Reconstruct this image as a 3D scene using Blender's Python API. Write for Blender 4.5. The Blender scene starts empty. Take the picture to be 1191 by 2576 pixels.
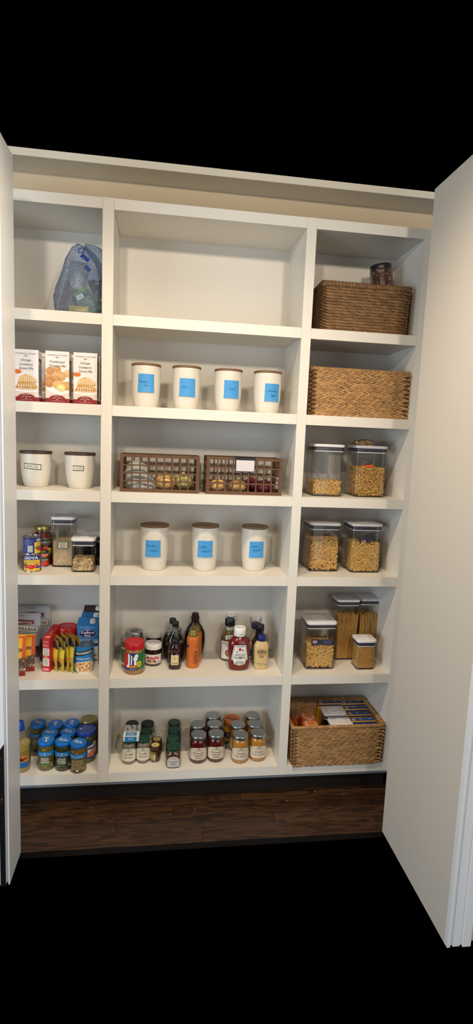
import bpy, bmesh, math, random
from mathutils import Vector, Matrix
from math import sin, cos, pi, radians
random.seed(7)
SC = bpy.context.scene
COL = SC.collection

# ---------------------------------------------------------------- camera
CX, CY, CZ = 0.2177, -2.3603, 1.6856
YAW, PIT, ROL, FPX = 0.1363, -0.1302, 0.0411, 1373.17
fwd = Vector((sin(YAW) * cos(PIT), cos(YAW) * cos(PIT), sin(PIT)))
rgt = Vector((cos(YAW), -sin(YAW), 0.0))
upv = rgt.cross(fwd)
r2 = cos(ROL) * rgt + sin(ROL) * upv
u2 = -sin(ROL) * rgt + cos(ROL) * upv
cd = bpy.data.cameras.new('camera')
cd.sensor_fit = 'HORIZONTAL'
cd.sensor_width = 36.0
cd.lens = 36.0 * FPX / 1191.0
cd.clip_start = 0.05
cam = bpy.data.objects.new('camera', cd)
cam.matrix_world = Matrix(((r2.x, u2.x, -fwd.x, CX), (r2.y, u2.y, -fwd.y, CY), (r2.z, u2.z, -fwd.z, CZ), (0, 0, 0, 1)))
COL.objects.link(cam)
SC.camera = cam

# ---------------------------------------------------------------- world and lights
w = bpy.data.worlds.new('world')
SC.world = w
w.use_nodes = True
w.node_tree.nodes['Background'].inputs[0].default_value = (0, 0, 0, 1)
w.node_tree.nodes['Background'].inputs[1].default_value = 0.0
SC.view_settings.view_transform = 'Standard'
SC.view_settings.look = 'None'
SC.view_settings.exposure = 0.1
SC.view_settings.gamma = 1.0
SC.view_settings.use_curve_mapping = False
SC.cycles.transparent_max_bounces = 24
SC.cycles.max_bounces = 10

def lamp(name, kind, loc, energy, col, **kw):
    l = bpy.data.lights.new(name, kind)
    l.energy = energy
    l.color = col
    for k, v in kw.items():
        setattr(l, k, v)
    o = bpy.data.objects.new(name, l)
    o.location = loc
    COL.objects.link(o)
    return o

WARM = (1.0, 0.82, 0.59)
# two recessed downlights in the pantry ceiling, two ceiling lights of the room behind the camera and that room's window on the left
for lx, le in ((0.02, 66), (0.56, 62)):
    lamp('pantry_downlight', 'SPOT', (lx, -0.90, 2.92), le, WARM, shadow_soft_size=0.05, spot_size=radians(140), spot_blend=1.0)
for lx in (-0.30, 1.05):
    lamp('room_ceiling_light', 'POINT', (lx, -2.8, 2.97), 84, (1.0, 0.86, 0.68), shadow_soft_size=0.08)
win = lamp('room_window_daylight', 'AREA', (-2.9, -2.9, 1.3), 78, (0.74, 0.87, 1.0), shape='RECTANGLE', size=2.0, size_y=2.0)
win.rotation_euler = (radians(90), 0, radians(-62))
fill_area = lamp('room_fill_light', 'AREA', (2.3, -4.3, 1.3), 40, (0.86, 0.93, 1.0), shape='RECTANGLE', size=3.0, size_y=2.4)  # added soft fill in place of the unbuilt room's bounce, not a real opening
fill_area.rotation_euler = (radians(90), 0, radians(27))

# ---------------------------------------------------------------- pixel helpers (1191 x 2576 frame)
CAMP = Vector((CX, CY, CZ))
def ray(px, py):
    return fwd + r2 * ((px - 595.5) / FPX) - u2 * ((py - 1288.0) / FPX)
def at(px, py, ax, val):
    v = ray(px, py)
    return CAMP + v * ((val - CAMP[ax]) / v[ax])
def scale_at(p):
    return (Vector(p) - CAMP).dot(fwd) / FPX

# ---------------------------------------------------------------- colour and materials
def lin(c):
    c /= 255.0
    return c / 12.92 if c <= 0.04045 else ((c + 0.055) / 1.055) ** 2.4
def S(r, g, b):
    return (lin(r), lin(g), lin(b), 1.0)
MATS = {}
def mat(name, col=(0.8, 0.8, 0.8, 1), rough=0.5, metal=0.0, spec=0.5, noise=0.0, nscale=40.0, bump=0.0, bscale=200.0, attr=False, coat=0.0, rnd=0.0, stretch=None, sss=0.0):
    m = bpy.data.materials.new(name)
    m.use_nodes = True
    nt = m.node_tree
    b = nt.nodes['Principled BSDF']
    b.inputs['Base Color'].default_value = col
    b.inputs['Roughness'].default_value = rough
    b.inputs['Metallic'].default_value = metal
    b.inputs['Specular IOR Level'].default_value = spec
    b.inputs['Coat Weight'].default_value = coat
    b.inputs['Coat Roughness'].default_value = 0.06
    src = None
    if attr:
        a = nt.nodes.new('ShaderNodeAttribute')
        a.attribute_name = 'Col'
        src = a.outputs['Color']
    tc = nt.nodes.new('ShaderNodeTexCoord')
    vec = tc.outputs['Object']
    if stretch:
        mp = nt.nodes.new('ShaderNodeMapping')
        mp.inputs['Scale'].default_value = stretch
        nt.links.new(vec, mp.inputs['Vector'])
        vec = mp.outputs['Vector']
    if noise or rnd:
        hsv = nt.nodes.new('ShaderNodeHueSaturation')
        if src:
            nt.links.new(src, hsv.inputs['Color'])
        else:
            hsv.inputs['Color'].default_value = col
        val = None
        if noise:
            n = nt.nodes.new('ShaderNodeTexNoise')
            n.inputs['Scale'].default_value = nscale
            n.inputs['Detail'].default_value = 4
            nt.links.new(vec, n.inputs['Vector'])
            mr = nt.nodes.new('ShaderNodeMapRange')
            mr.inputs['From Min'].default_value = 0.25
            mr.inputs['From Max'].default_value = 0.75
            mr.inputs['To Min'].default_value = 1 - noise
            mr.inputs['To Max'].default_value = 1 + noise
            nt.links.new(n.outputs['Fac'], mr.inputs['Value'])
            val = mr.outputs['Result']
        if rnd:
            oi = nt.nodes.new('ShaderNodeObjectInfo')
            mr2 = nt.nodes.new('ShaderNodeMapRange')
            mr2.inputs['To Min'].default_value = 1 - rnd
            mr2.inputs['To Max'].default_value = 1 + rnd
            nt.links.new(oi.outputs['Random'], mr2.inputs['Value'])
            if val:
                mm = nt.nodes.new('ShaderNodeMath')
                mm.operation = 'MULTIPLY'
                nt.links.new(val, mm.inputs[0])
                nt.links.new(mr2.outputs['Result'], mm.inputs[1])
                val = mm.outputs[0]
            else:
                val = mr2.outputs['Result']
        nt.links.new(val, hsv.inputs['Value'])
        src = hsv.outputs['Color']
    if src:
        nt.links.new(src, b.inputs['Base Color'])
    if bump:
        n = nt.nodes.new('ShaderNodeTexNoise')
        n.inputs['Scale'].default_value = bscale
        n.inputs['Detail'].default_value = 3
        nt.links.new(vec, n.inputs['Vector'])
        bp = nt.nodes.new('ShaderNodeBump')
        bp.inputs['Strength'].default_value = bump
        bp.inputs['Distance'].default_value = 0.002
        nt.links.new(n.outputs['Fac'], bp.inputs['Height'])
        nt.links.new(bp.outputs['Normal'], b.inputs['Normal'])
    MATS[name] = m
    return m

def clear_mat(name, tint=(0.95, 0.95, 0.95, 1), rough=0.05, base=0.04, edge=0.55, power=3.5, film=0.0, filmcol=(0.8, 0.8, 0.8, 1), crinkle=0.0):
    """clear plastic / glass: straight transmission plus a facing-dependent gloss, optionally a milky film"""
    m = bpy.data.materials.new(name)
    m.use_nodes = True
    nt = m.node_tree
    nt.nodes.clear()
    out = nt.nodes.new('ShaderNodeOutputMaterial')
    tr = nt.nodes.new('ShaderNodeBsdfTransparent')
    tr.inputs[0].default_value = tint
    gl = nt.nodes.new('ShaderNodeBsdfGlossy')
    gl.inputs['Roughness'].default_value = rough
    lw = nt.nodes.new('ShaderNodeLayerWeight')
    lw.inputs['Blend'].default_value = 0.5
    pw = nt.nodes.new('ShaderNodeMath'); pw.operation = 'POWER'; pw.inputs[1].default_value = power
    ml = nt.nodes.new('ShaderNodeMath'); ml.operation = 'MULTIPLY_ADD'
    ml.inputs[1].default_value = edge; ml.inputs[2].default_value = base
    nt.links.new(lw.outputs['Facing'], pw.inputs[0])
    nt.links.new(pw.outputs[0], ml.inputs[0])
    if crinkle:
        vo = nt.nodes.new('ShaderNodeTexNoise')
        vo.inputs['Scale'].default_value = 28
        vo.inputs['Detail'].default_value = 3
        vo.inputs['Distortion'].default_value = 1.5
        tcn = nt.nodes.new('ShaderNodeTexCoord')
        nt.links.new(tcn.outputs['Object'], vo.inputs['Vector'])
        bmp = nt.nodes.new('ShaderNodeBump')
        bmp.inputs['Strength'].default_value = crinkle
        bmp.inputs['Distance'].default_value = 0.02
        nt.links.new(vo.outputs['Fac'], bmp.inputs['Height'])
        nt.links.new(bmp.outputs['Normal'], gl.inputs['Normal'])
        nt.links.new(bmp.outputs['Normal'], lw.inputs['Normal'])
    mx = nt.nodes.new('ShaderNodeMixShader')
    nt.links.new(ml.outputs[0], mx.inputs[0])
    nt.links.new(tr.outputs[0], mx.inputs[1])
    nt.links.new(gl.outputs[0], mx.inputs[2])
    last = mx
    # looking along the wall of the plastic the light path is longer: tint deepens
    p2 = nt.nodes.new('ShaderNodeMath'); p2.operation = 'POWER'; p2.inputs[1].default_value = 2.5
    nt.links.new(lw.outputs['Facing'], p2.inputs[0])
    mc = nt.nodes.new('ShaderNodeMixRGB')
    mc.inputs[1].default_value = tint
    mc.inputs[2].default_value = (tint[0] * 0.45, tint[1] * 0.45, tint[2] * 0.45, 1)
    nt.links.new(p2.outputs[0], mc.inputs[0])
    nt.links.new(mc.outputs[0], tr.inputs[0])
    if film:
        df = nt.nodes.new('ShaderNodeBsdfDiffuse')
        df.inputs[0].default_value = filmcol
        m2 = nt.nodes.new('ShaderNodeMixShader')
        m2.inputs[0].default_value = film
        nt.links.new(mx.outputs[0], m2.inputs[1])
        nt.links.new(df.outputs[0], m2.inputs[2])
        last = m2
    nt.links.new(last.outputs[0], out.inputs[0])
    MATS[name] = m
    return m

# ---------------------------------------------------------------- mesh builder
def rrect(w, d, r, n=4):
    r = min(r, w / 2 - 1e-5, d / 2 - 1e-5)
    pts = []
    for (cx, cy, a0) in ((w / 2 - r, d / 2 - r, 0), (-w / 2 + r, d / 2 - r, 90), (-w / 2 + r, -d / 2 + r, 180), (w / 2 - r, -d / 2 + r, 270)):
        for k in range(n + 1):
            a = radians(a0 + 90 * k / n)
            pts.append((cx + r * cos(a), cy + r * sin(a)))
    return pts
def oval(w, d, n=28, p=2.0):
    pts = []
    for k in range(n):
        a = 2 * pi * k / n
        c, s = cos(a), sin(a)
        pts.append((w / 2 * math.copysign(abs(c) ** (2 / p), c), d / 2 * math.copysign(abs(s) ** (2 / p), s)))
    return pts

class MB:
    def __init__(self):
        self.v = []; self.f = []; self.c = []
        self.col = (1, 1, 1, 1)
    def add(self, vs, fs, col=None, M=None):
        o = len(self.v)
        if M is not None:
            vs = [tuple(M @ Vector(p)) for p in vs]
        self.v += [tuple(p) for p in vs]
        self.f += [tuple(i + o for i in f) for f in fs]
        self.c += [col or self.col] * len(fs)
        return self
    def box(self, x0, x1, y0, y1, z0, z1, col=None, M=None):
        vs = [(x0, y0, z0), (x1, y0, z0), (x1, y1, z0), (x0, y1, z0), (x0, y0, z1), (x1, y0, z1), (x1, y1, z1), (x0, y1, z1)]
        fs = [(0, 3, 2, 1), (4, 5, 6, 7), (0, 1, 5, 4), (1, 2, 6, 5), (2, 3, 7, 6), (3, 0, 4, 7)]
        return self.add(vs, fs, col, M)
    def loft(self, loops, cap=(True, True), col=None, M=None, closed=False):
        n = len(loops[0])
        vs = [p for l in loops for p in l]
        fs = []
        L = len(loops)
        for i in range(L if closed else L - 1):
            a = i * n; b = ((i + 1) % L) * n
            for k in range(n):
                k2 = (k + 1) % n
                fs.append((a + k, a + k2, b + k2, b + k))
        if not closed:
            if cap[0]:
                fs.append(tuple(reversed(range(n))))
            if cap[1]:
                fs.append(tuple(range((L - 1) * n, L * n)))
        return self.add(vs, fs, col, M)
    def rbox(self, w, d, z0, z1, r=0.01, bev=0.0015, n=4, cap=(True, True), col=None, M=None, cx=0, cy=0, taper=1.0):
        def lp(s, z, t=1.0):
            return [(cx + x * t, cy + y * t, z) for x, y in rrect(w - 2 * s, d - 2 * s, max(r - s, 0.0004), n)]
        if bev:
            loops = [lp(bev, z0), lp(bev * 0.3, z0 + bev * 0.3), lp(0, z0 + bev), lp(0, z1 - bev, taper), lp(bev * 0.3, z1 - bev * 0.3, taper), lp(bev, z1, taper)]
        else:
            loops = [lp(0, z0), lp(0, z1, taper)]
        return self.loft(loops, cap, col, M)
    def lathe(self, prof, seg=32, cap=(True, True), col=None, M=None, cx=0, cy=0):
        loops = [[(cx + r * cos(2 * pi * k / seg), cy + r * sin(2 * pi * k / seg), z) for k in range(seg)] for r, z in prof]
        return self.loft(loops, cap, col, M)
    def ovals(self, prof, seg=32, p=2.0, cap=(True, True), col=None, M=None):
        """prof rows: (z, width, depth[, power[, xoff[, yoff]]])"""
        loops = []
        for row in prof:
            z, w, d = row[:3]
            pp = row[3] if len(row) > 3 else p
            xo = row[4] if len(row) > 4 else 0
            yo = row[5] if len(row) > 5 else 0
            loops.append([(x + xo, y + yo, z) for x, y in oval(w, d, seg, pp)])
        return self.loft(loops, cap, col, M)
    def tube(self, pts, r, seg=8, col=None, M=None, cap=(True, True), closed=False, flat=1.0):
        pts = [Vector(p) for p in pts]
        n = len(pts)
        loops = []
        for i in range(n):
            if closed:
                t = pts[(i + 1) % n] - pts[i - 1]
            else:
                t = pts[min(i + 1, n - 1)] - pts[max(i - 1, 0)]
            t.normalize()
            ref = Vector((0, 0, 1)) if abs(t.z) < 0.9 else Vector((0, 1, 0))
            a = t.cross(ref).normalized()
            b = a.cross(t)
            rr = r[i] if isinstance(r, (list, tuple)) else r
            loops.append([tuple(pts[i] + a * rr * cos(2 * pi * k / seg) + b * rr * flat * sin(2 * pi * k / seg)) for k in range(seg)])
        return self.loft(loops, cap, col, M, closed)
    def ball(self, c, rx, ry, rz, seg=12, rings=7, col=None, M=None, rot=None):
        loops = []
        for i in range(1, rings):
            th = pi * i / rings
            loops.append([(rx * sin(th) * cos(2 * pi * k / seg), ry * sin(th) * sin(2 * pi * k / seg), -rz * cos(th)) for k in range(seg)])
        T_ = Matrix.Translation(Vector(c))
        if rot is not None:
            T_ = T_ @ rot
        if M is not None:
            T_ = M @ T_
        return self.loft(loops, (True, True), col, T_)
    def build(self, name, material, parent=None, smooth=True, angle=38, loc=None, rz=0, attr=False):
        me = bpy.data.meshes.new(name)
        me.from_pydata(self.v, [], self.f)
        if smooth:
            me.polygons.foreach_set('use_smooth', [True] * len(me.polygons))
            me.set_sharp_from_angle(angle=radians(angle))
        if attr:
            set_cols(me, self.c)
        me.materials.append(material if not isinstance(material, str) else MATS[material])
        me.update()
        return link(name, me, parent, loc, rz)

def set_cols(me, cols):
    ca = me.color_attributes.new('Col', 'FLOAT_COLOR', 'CORNER')
    arr = []
    for p in me.polygons:
        c = cols[p.index]
        arr += list(c) * p.loop_total
    ca.data.foreach_set('color', arr)

def link(name, me, parent=None, loc=None, rz=0, rot=None):
    o = bpy.data.objects.new(name, me)
    COL.objects.link(o)
    if parent is not None:
        o.parent = parent
    if loc is not None:
        o.location = loc
    if rot is not None:
        o.rotation_euler = rot
    elif rz:
        o.rotation_euler = (0, 0, rz)
    return o
def tag(o, label=None, cat=None, group=None, kind=None):
    if label: o['label'] = label
    if cat: o['category'] = cat
    if group: o['group'] = group
    if kind: o['kind'] = kind
    return o
def thing(name, label, cat, loc=(0, 0, 0), rz=0.0, group=None):
    o = bpy.data.objects.new(name, None)
    o.empty_display_size = 0.02
    o.location = loc
    o.rotation_euler = (0, 0, rz)
    COL.objects.link(o)
    return tag(o, label, cat, group)
def struct(name, mb, m, parent=None, **kw):
    o = mb.build(name, m, parent, **kw)
    if parent is None:
        o['kind'] = 'structure'
    return o

# ---------------------------------------------------------------- flat print (lettering, label artwork) as thin ink layers
TXT = {}
def text_mesh(s, bold, shear):
    key = (s, bold, shear)
    if key not in TXT:
        cu = bpy.data.curves.new('lettering', 'FONT')
        cu.body = s
        cu.resolution_u = 2
        cu.align_x = 'CENTER'
        cu.shear = shear
        cu.offset = bold
        ob = bpy.data.objects.new('lettering', cu)
        m = ob.to_mesh()
        vs = [(v.co.x, v.co.y) for v in m.vertices]
        fs = [tuple(p.vertices) for p in m.polygons]
        ob.to_mesh_clear()
        bpy.data.objects.remove(ob)
        bpy.data.curves.remove(cu)
        xs = [p[0] for p in vs] or [0]
        ys = [p[1] for p in vs] or [0]
        TXT[key] = (vs, fs, min(xs), max(xs), min(ys), max(ys))
    return TXT[key]

class Print:
    """2-D ink shapes in metres (u to the right, v up); later laid on a flat or round surface"""
    def __init__(self):
        self.v = []; self.f = []; self.c = []; self.l = 0
    def poly(self, pts, col):
        o = len(self.v)
        self.v += [(x, y, self.l) for x, y in pts]
        self.f.append(tuple(range(o, o + len(pts))))
        self.c.append(col)
        self.l += 1
        return self
    def rect(self, x0, y0, x1, y1, col):
        return self.poly([(x0, y0), (x1, y0), (x1, y1), (x0, y1)], col)
    def rrect(self, x0, y0, x1, y1, r, col):
        cx, cy = (x0 + x1) / 2, (y0 + y1) / 2
        return self.poly([(cx + a, cy + b) for a, b in rrect(x1 - x0, y1 - y0, r, 4)], col)
    def frame(self, x0, y0, x1, y1, t, col):
        self.rect(x0, y0, x1, y0 + t, col); self.l -= 1
        self.rect(x0, y1 - t, x1, y1, col); self.l -= 1
        self.rect(x0, y0, x0 + t, y1, col); self.l -= 1
        return self.rect(x1 - t, y0, x1, y1, col)
    def ell(self, cx, cy, rx, ry, col, n=24, a0=0, a1=360, rot=0):
        pts = []
        m = n if a1 - a0 >= 360 else n + 1
        for k in range(m):
            a = radians(a0 + (a1 - a0) * k / n)
            x, y = rx * cos(a), ry * sin(a)
            c, s = cos(radians(rot)), sin(radians(rot))
            pts.append((cx + x * c - y * s, cy + x * s + y * c))
        return self.poly(pts, col)
    def ring(self, cx, cy, rx, ry, t, col, n=28):
        o = len(self.v)
        for k in range(n):
            a = 2 * pi * k / n
            self.v += [(cx + rx * cos(a), cy + ry * sin(a), self.l), (cx + (rx - t) * cos(a), cy + (ry - t) * sin(a), self.l)]
        for k in range(n):
            k2 = (k + 1) % n
            self.f.append((o + 2 * k, o + 2 * k2, o + 2 * k2 + 1, o + 2 * k + 1))
            self.c.append(col)
        self.l += 1
        return self
    def line(self, pts, t, col):
        for (a, b) in zip(pts[:-1], pts[1:]):
            dx, dy = b[0] - a[0], b[1] - a[1]
            L = math.hypot(dx, dy) or 1e-6
            nx, ny = -dy / L * t / 2, dx / L * t / 2
            self.poly([(a[0] - nx, a[1] - ny), (b[0] - nx, b[1] - ny), (b[0] + nx, b[1] + ny), (a[0] + nx, a[1] + ny)], col)
            self.l -= 1
        self.l += 1
        return self
    def text(self, s, cx, cy, h, col, w=None, bold=0.0, shear=0.0, rot=0.0, arch=0.0):
        """h = cap height; w = forced width; (cx, cy) is the middle; arch bends the baseline"""
        vs, fs, x0, x1, y0, y1 = text_mesh(s, bold, shear)
        k = h / 0.7
        kx = w / max(x1 - x0, 1e-6) if w else k
        mx = (x0 + x1) / 2
        c, sn = cos(radians(rot)), sin(radians(rot))
        o = len(self.v)
        for x, y in vs:
            X, Y = (x - mx) * kx, (y - 0.35) * k
            if arch:
                half = (x1 - x0) * kx / 2
                Y += arch * (1 - (X / half) ** 2) if half else 0
            self.v.append((cx + X * c - Y * sn, cy + X * sn + Y * c, self.l))
        self.f += [tuple(i + o for i in f) for f in fs]
        self.c += [col] * len(fs)
        self.l += 1
        return self
    def lines(self, x0, y0, x1, y1, n, col, fill=0.45, seed=1, jag=0.25):
        """small unreadable print: n rows of short bars"""
        rd = random.Random(seed)
        dy = (y1 - y0) / n
        for i in range(n):
            y = y0 + dy * i
            x = x0
            end = x1 - (x1 - x0) * jag * rd.random()
            while x < end:
                wd = (x1 - x0) * rd.uniform(0.06, 0.16)
                self.rect(x, y + dy * (1 - fill) / 2, min(x + wd, end), y + dy * (1 + fill) / 2, col); self.l -= 1
                x += wd + (x1 - x0) * 0.03
        self.l += 1
        return self
    def build(self, name, parent, fn, material='ink', step=None, vstep=None, eps=0.00030, off=0.0005):
        """fn(u, v, height) -> (x, y, z); step: cut every `step` metres of u so that the print follows a curve"""
        bm = bmesh.new()
        lay = bm.faces.layers.int.new('k')
        bv = [bm.verts.new(p) for p in self.v]
        for i, f in enumerate(self.f):
            try:
                fc = bm.faces.new([bv[k] for k in f])
                fc[lay] = i
            except ValueError:
                pass
        if step:
            xs = [p[0] for p in self.v]
            k0 = math.ceil(min(xs) / step + 1e-6); k1 = math.floor(max(xs) / step - 1e-6)
            for k in range(k0, k1 + 1):
                bmesh.ops.bisect_plane(bm, geom=bm.verts[:] + bm.edges[:] + bm.faces[:], plane_co=(k * step, 0, 0), plane_no=(1, 0, 0), dist=1e-7)
        if vstep:
            ys = [p[1] for p in self.v]
            for k in range(math.ceil(min(ys) / vstep + 1e-6), math.floor(max(ys) / vstep - 1e-6) + 1):
                bmesh.ops.bisect_plane(bm, geom=bm.verts[:] + bm.edges[:] + bm.faces[:], plane_co=(0, k * vstep, 0), plane_no=(0, 1, 0), dist=1e-7)
        cols = []
        for fc in bm.faces:
            fc.normal_update()
            if fc.normal.z < 0:
                fc.normal_flip()
            cols.append(self.c[fc[lay]])
        for v in bm.verts:
            v.co = fn(v.co.x, v.co.y, off + eps * v.co.z)
        me = bpy.data.meshes.new(name)
        bm.to_mesh(me)
        bm.free()
        set_cols(me, cols)
        me.materials.append(MATS[material])
        return link(name, me, parent)

def flat_front(y, z0=0.0, x0=0.0):
    return lambda u, v, h: (x0 + u, y - h, z0 + v)
def flat_top(z, x0=0.0, y0=0.0):
    return lambda u, v, h: (x0 + u, y0 + v, z + h)
def round_front(R, z0=0.0, a0=0.0):
    return lambda u, v, h: ((R + h) * sin(u / R + a0), -(R + h) * cos(u / R + a0), z0 + v)
def round_prof(rad, z0=0.0, a0=0.0):
    """rad(v) gives the radius at height z0+v"""
    def fn(u, v, h):
        R = rad(z0 + v)
        return ((R + h) * sin(u / R + a0), -(R + h) * cos(u / R + a0), z0 + v)
    return fn
# ---------------------------------------------------------------- materials
WHITE = mat('paint_white', (0.755, 0.714, 0.642, 1), 0.42, bump=0.05, bscale=380)
mat('paint_wall', (0.60, 0.555, 0.49, 1), 0.8, bump=0.06, bscale=300)
mat('paint_tan', (0.56, 0.46, 0.32, 1), 0.85)
mat('paint_ceiling', (0.72, 0.66, 0.54, 1), 0.85)
mat('trim_white', (0.80, 0.82, 0.85, 1), 0.35)
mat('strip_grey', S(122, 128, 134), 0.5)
mat('kick_dark', S(22, 15, 11), 0.5)
mat('ink', attr=True, rough=0.45)
mat('ink_gloss', attr=True, rough=0.2)
mat('black_plastic', S(22, 22, 23), 0.35)
mat('brass', S(190, 150, 70), 0.3, metal=1.0)

def floor_mat():
    m = bpy.data.materials.new('oak_dark')
    m.use_nodes = True
    nt = m.node_tree
    b = nt.nodes['Principled BSDF']
    tc = nt.nodes.new('ShaderNodeTexCoord')
    oi = nt.nodes.new('ShaderNodeObjectInfo')
    mp = nt.nodes.new('ShaderNodeMapping')
    mp.inputs['Scale'].default_value = (2.6, 26, 26)
    cmb = nt.nodes.new('ShaderNodeCombineXYZ')
    mlt = nt.nodes.new('ShaderNodeMath'); mlt.operation = 'MULTIPLY'; mlt.inputs[1].default_value = 37.0
    nt.links.new(oi.outputs['Random'], mlt.inputs[0])
    nt.links.new(mlt.outputs[0], cmb.inputs[0]); nt.links.new(mlt.outputs[0], cmb.inputs[1])
    nt.links.new(cmb.outputs[0], mp.inputs['Location'])
    nt.links.new(tc.outputs['Object'], mp.inputs['Vector'])
    n = nt.nodes.new('ShaderNodeTexNoise')
    n.inputs['Scale'].default_value = 1.0; n.inputs['Detail'].default_value = 2.0; n.inputs['Distortion'].default_value = 0.6
    nt.links.new(mp.outputs[0], n.inputs['Vector'])
    ml = nt.nodes.new('ShaderNodeMath'); ml.operation = 'MULTIPLY'; ml.inputs[1].default_value = 42.0
    nt.links.new(n.outputs['Fac'], ml.inputs[0])
    sn = nt.nodes.new('ShaderNodeMath'); sn.operation = 'SINE'
    nt.links.new(ml.outputs[0], sn.inputs[0])
    cr = nt.nodes.new('ShaderNodeValToRGB')
    cr.color_ramp.elements[0].color = S(38, 24, 13); cr.color_ramp.elements[0].position = 0.0
    cr.color_ramp.elements[1].color = S(72, 47, 26); cr.color_ramp.elements[1].position = 0.85
    mr = nt.nodes.new('ShaderNodeMapRange'); mr.inputs['From Min'].default_value = -1
    nt.links.new(sn.outputs[0], mr.inputs['Value'])
    nt.links.new(mr.outputs['Result'], cr.inputs['Fac'])
    hs = nt.nodes.new('ShaderNodeHueSaturation')
    m2 = nt.nodes.new('ShaderNodeMapRange'); m2.inputs['To Min'].default_value = 0.7; m2.inputs['To Max'].default_value = 1.2
    nt.links.new(oi.outputs['Random'], m2.inputs['Value'])
    nt.links.new(m2.outputs['Result'], hs.inputs['Value'])
    nt.links.new(cr.outputs['Color'], hs.inputs['Color'])
    nt.links.new(hs.outputs['Color'], b.inputs['Base Color'])
    b.inputs['Roughness'].default_value = 0.42
    MATS['oak_dark'] = m
floor_mat()

# ---------------------------------------------------------------- the room
V0, V1, V2, V3, V4 = -0.0455, 0.0, 0.79, 0.8329, 1.312
VL = V0 - 0.479
DEP = 0.3117
TOPZ = [2.577, 2.1316, 1.7659, 1.4036, 1.0397, 0.5676]
SHZ = [2.1746, 1.8097, 1.4471, 1.0826, 0.6109, 0.16]
FT = 0.019
CEIL = 2.818

struct('floor', MB().box(-0.62, 1.60, -0.262, 0.085, -0.03, -0.004), 'kick_dark', smooth=False)
floor = bpy.data.objects['floor']
rd = random.Random(3)
yb = 0.085
row = 0
ends = [[-0.62, 0.62, 1.6], [-0.62, 0.30, 0.98, 1.6], [-0.62, 0.05, 0.75, 1.6], [-0.62, 0.42, 1.21, 1.6]]
while yb > -0.262 + 0.01:
    y1 = max(yb - 0.0868, -0.262)
    es = ends[row % 4]
    for a, b in zip(es[:-1], es[1:]):
        L, W_ = b - a - 0.0016, (yb - y1) - 0.0014
        pl = MB().rbox(L, W_, -0.018, 0.0, r=0.001, bev=0.0009, n=1).build('floor_plank', 'oak_dark', floor, loc=((a + b) / 2, (yb + y1) / 2, 0.0), smooth=False)
    yb = y1
    row += 1
mat('crumb', S(200, 180, 150), 0.7)
struct('wall_back', MB().box(-0.62, 1.60, DEP + 0.004, DEP + 0.06, 2.6, CEIL), 'paint_tan', smooth=False)
struct('ceiling', MB().box(-0.62, 1.60, 0.17, DEP + 0.06, CEIL, CEIL + 0.03), 'paint_ceiling', smooth=False)
# right doorway return and left jamb with their casings
struct('wall_right', MB().box(1.214, 1.44, -0.806, -0.262, 0.0, 2.66), 'paint_wall', smooth=False)
tr = MB()
tr.box(1.2145, 1.226, -0.824, -0.806, 0, 2.66)
tr.box(1.226, 1.236, -0.816, -0.806, 0, 2.66)
tr.box(1.236, 1.262, -0.822, -0.806, 0, 2.66)
tr.box(1.262, 1.270, -0.817, -0.806, 0, 2.66)
tr.box(1.270, 1.30, -0.826, -0.806, 0, 2.66)
struct('trim_1', tr, 'trim_white', smooth=False)
struct('wall_left', MB().box(-0.46, -0.318, -0.405, -0.262, 0.0, 2.62), 'trim_white', smooth=False)
tr = MB()
tr.box(-0.3225, -0.3175, -0.424, -0.405, 0, 2.62)
tr.box(-0.331, -0.3225, -0.412, -0.405, 0, 2.62)
tr.box(-0.46, -0.331, -0.424, -0.405, 0, 2.62)
struct('trim_2', tr, 'trim_white', smooth=False)

# ---------------------------------------------------------------- the built-in shelves
unit = thing('shelving_unit', 'white painted built-in pantry shelving with three columns of six open compartments', 'shelves', (0.4, 0.15, 0))
UO = Vector((-0.4, -0.15, 0))
def up(name, mb, m='paint_white', **kw):
    return mb.build(name, m, unit, loc=UO, **kw)
E_ = 0.0006
BAYS = [(VL, V0), (V1, V2), (V3, V4)]
for i, (a, b) in enumerate([(VL - 0.045, VL), (V0, V1), (V2, V3), (V4, V4 + 0.045)]):
    up('stile', MB().box(a + E_, b - E_, 0.0, FT, 0.115, 2.6195), smooth=False)
    up('divider', MB().box(a + 0.0008, b - 0.0008, FT, DEP, 0.115, 2.6), smooth=False)
for a, b in BAYS:
    up('rail', MB().box(a, b, 0.0004, FT, TOPZ[0], 2.619), smooth=False)
    up('top_board', MB().box(a, b, FT, DEP, TOPZ[0] + 0.004, TOPZ[0] + 0.03), smooth=False)
    for i, z in enumerate(SHZ):
        lo = TOPZ[i + 1] if i < 5 else 0.115
        up('rail', MB().box(a, b, 0.0004, FT, lo, z), smooth=False)
        up('shelf', MB().box(a, b, FT, DEP, lo + 0.004 if i < 5 else 0.12, z), smooth=False)
up('back_panel', MB().box(VL - 0.04, V4 + 0.04, DEP, DEP + 0.004, 0.1, 2.62), smooth=False)
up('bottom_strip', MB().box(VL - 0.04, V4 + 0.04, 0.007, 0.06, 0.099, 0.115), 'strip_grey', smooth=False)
up('toe_kick', MB().box(VL - 0.04, V4 + 0.04, 0.062, 0.08, 0.0, 0.093), 'kick_dark', smooth=False)
# line where the back panel meets the bottom shelf (a thin moulding)
up('back_strip', MB().box(V1, V2, DEP - 0.006, DEP, 0.16, 0.197), smooth=False)
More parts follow.
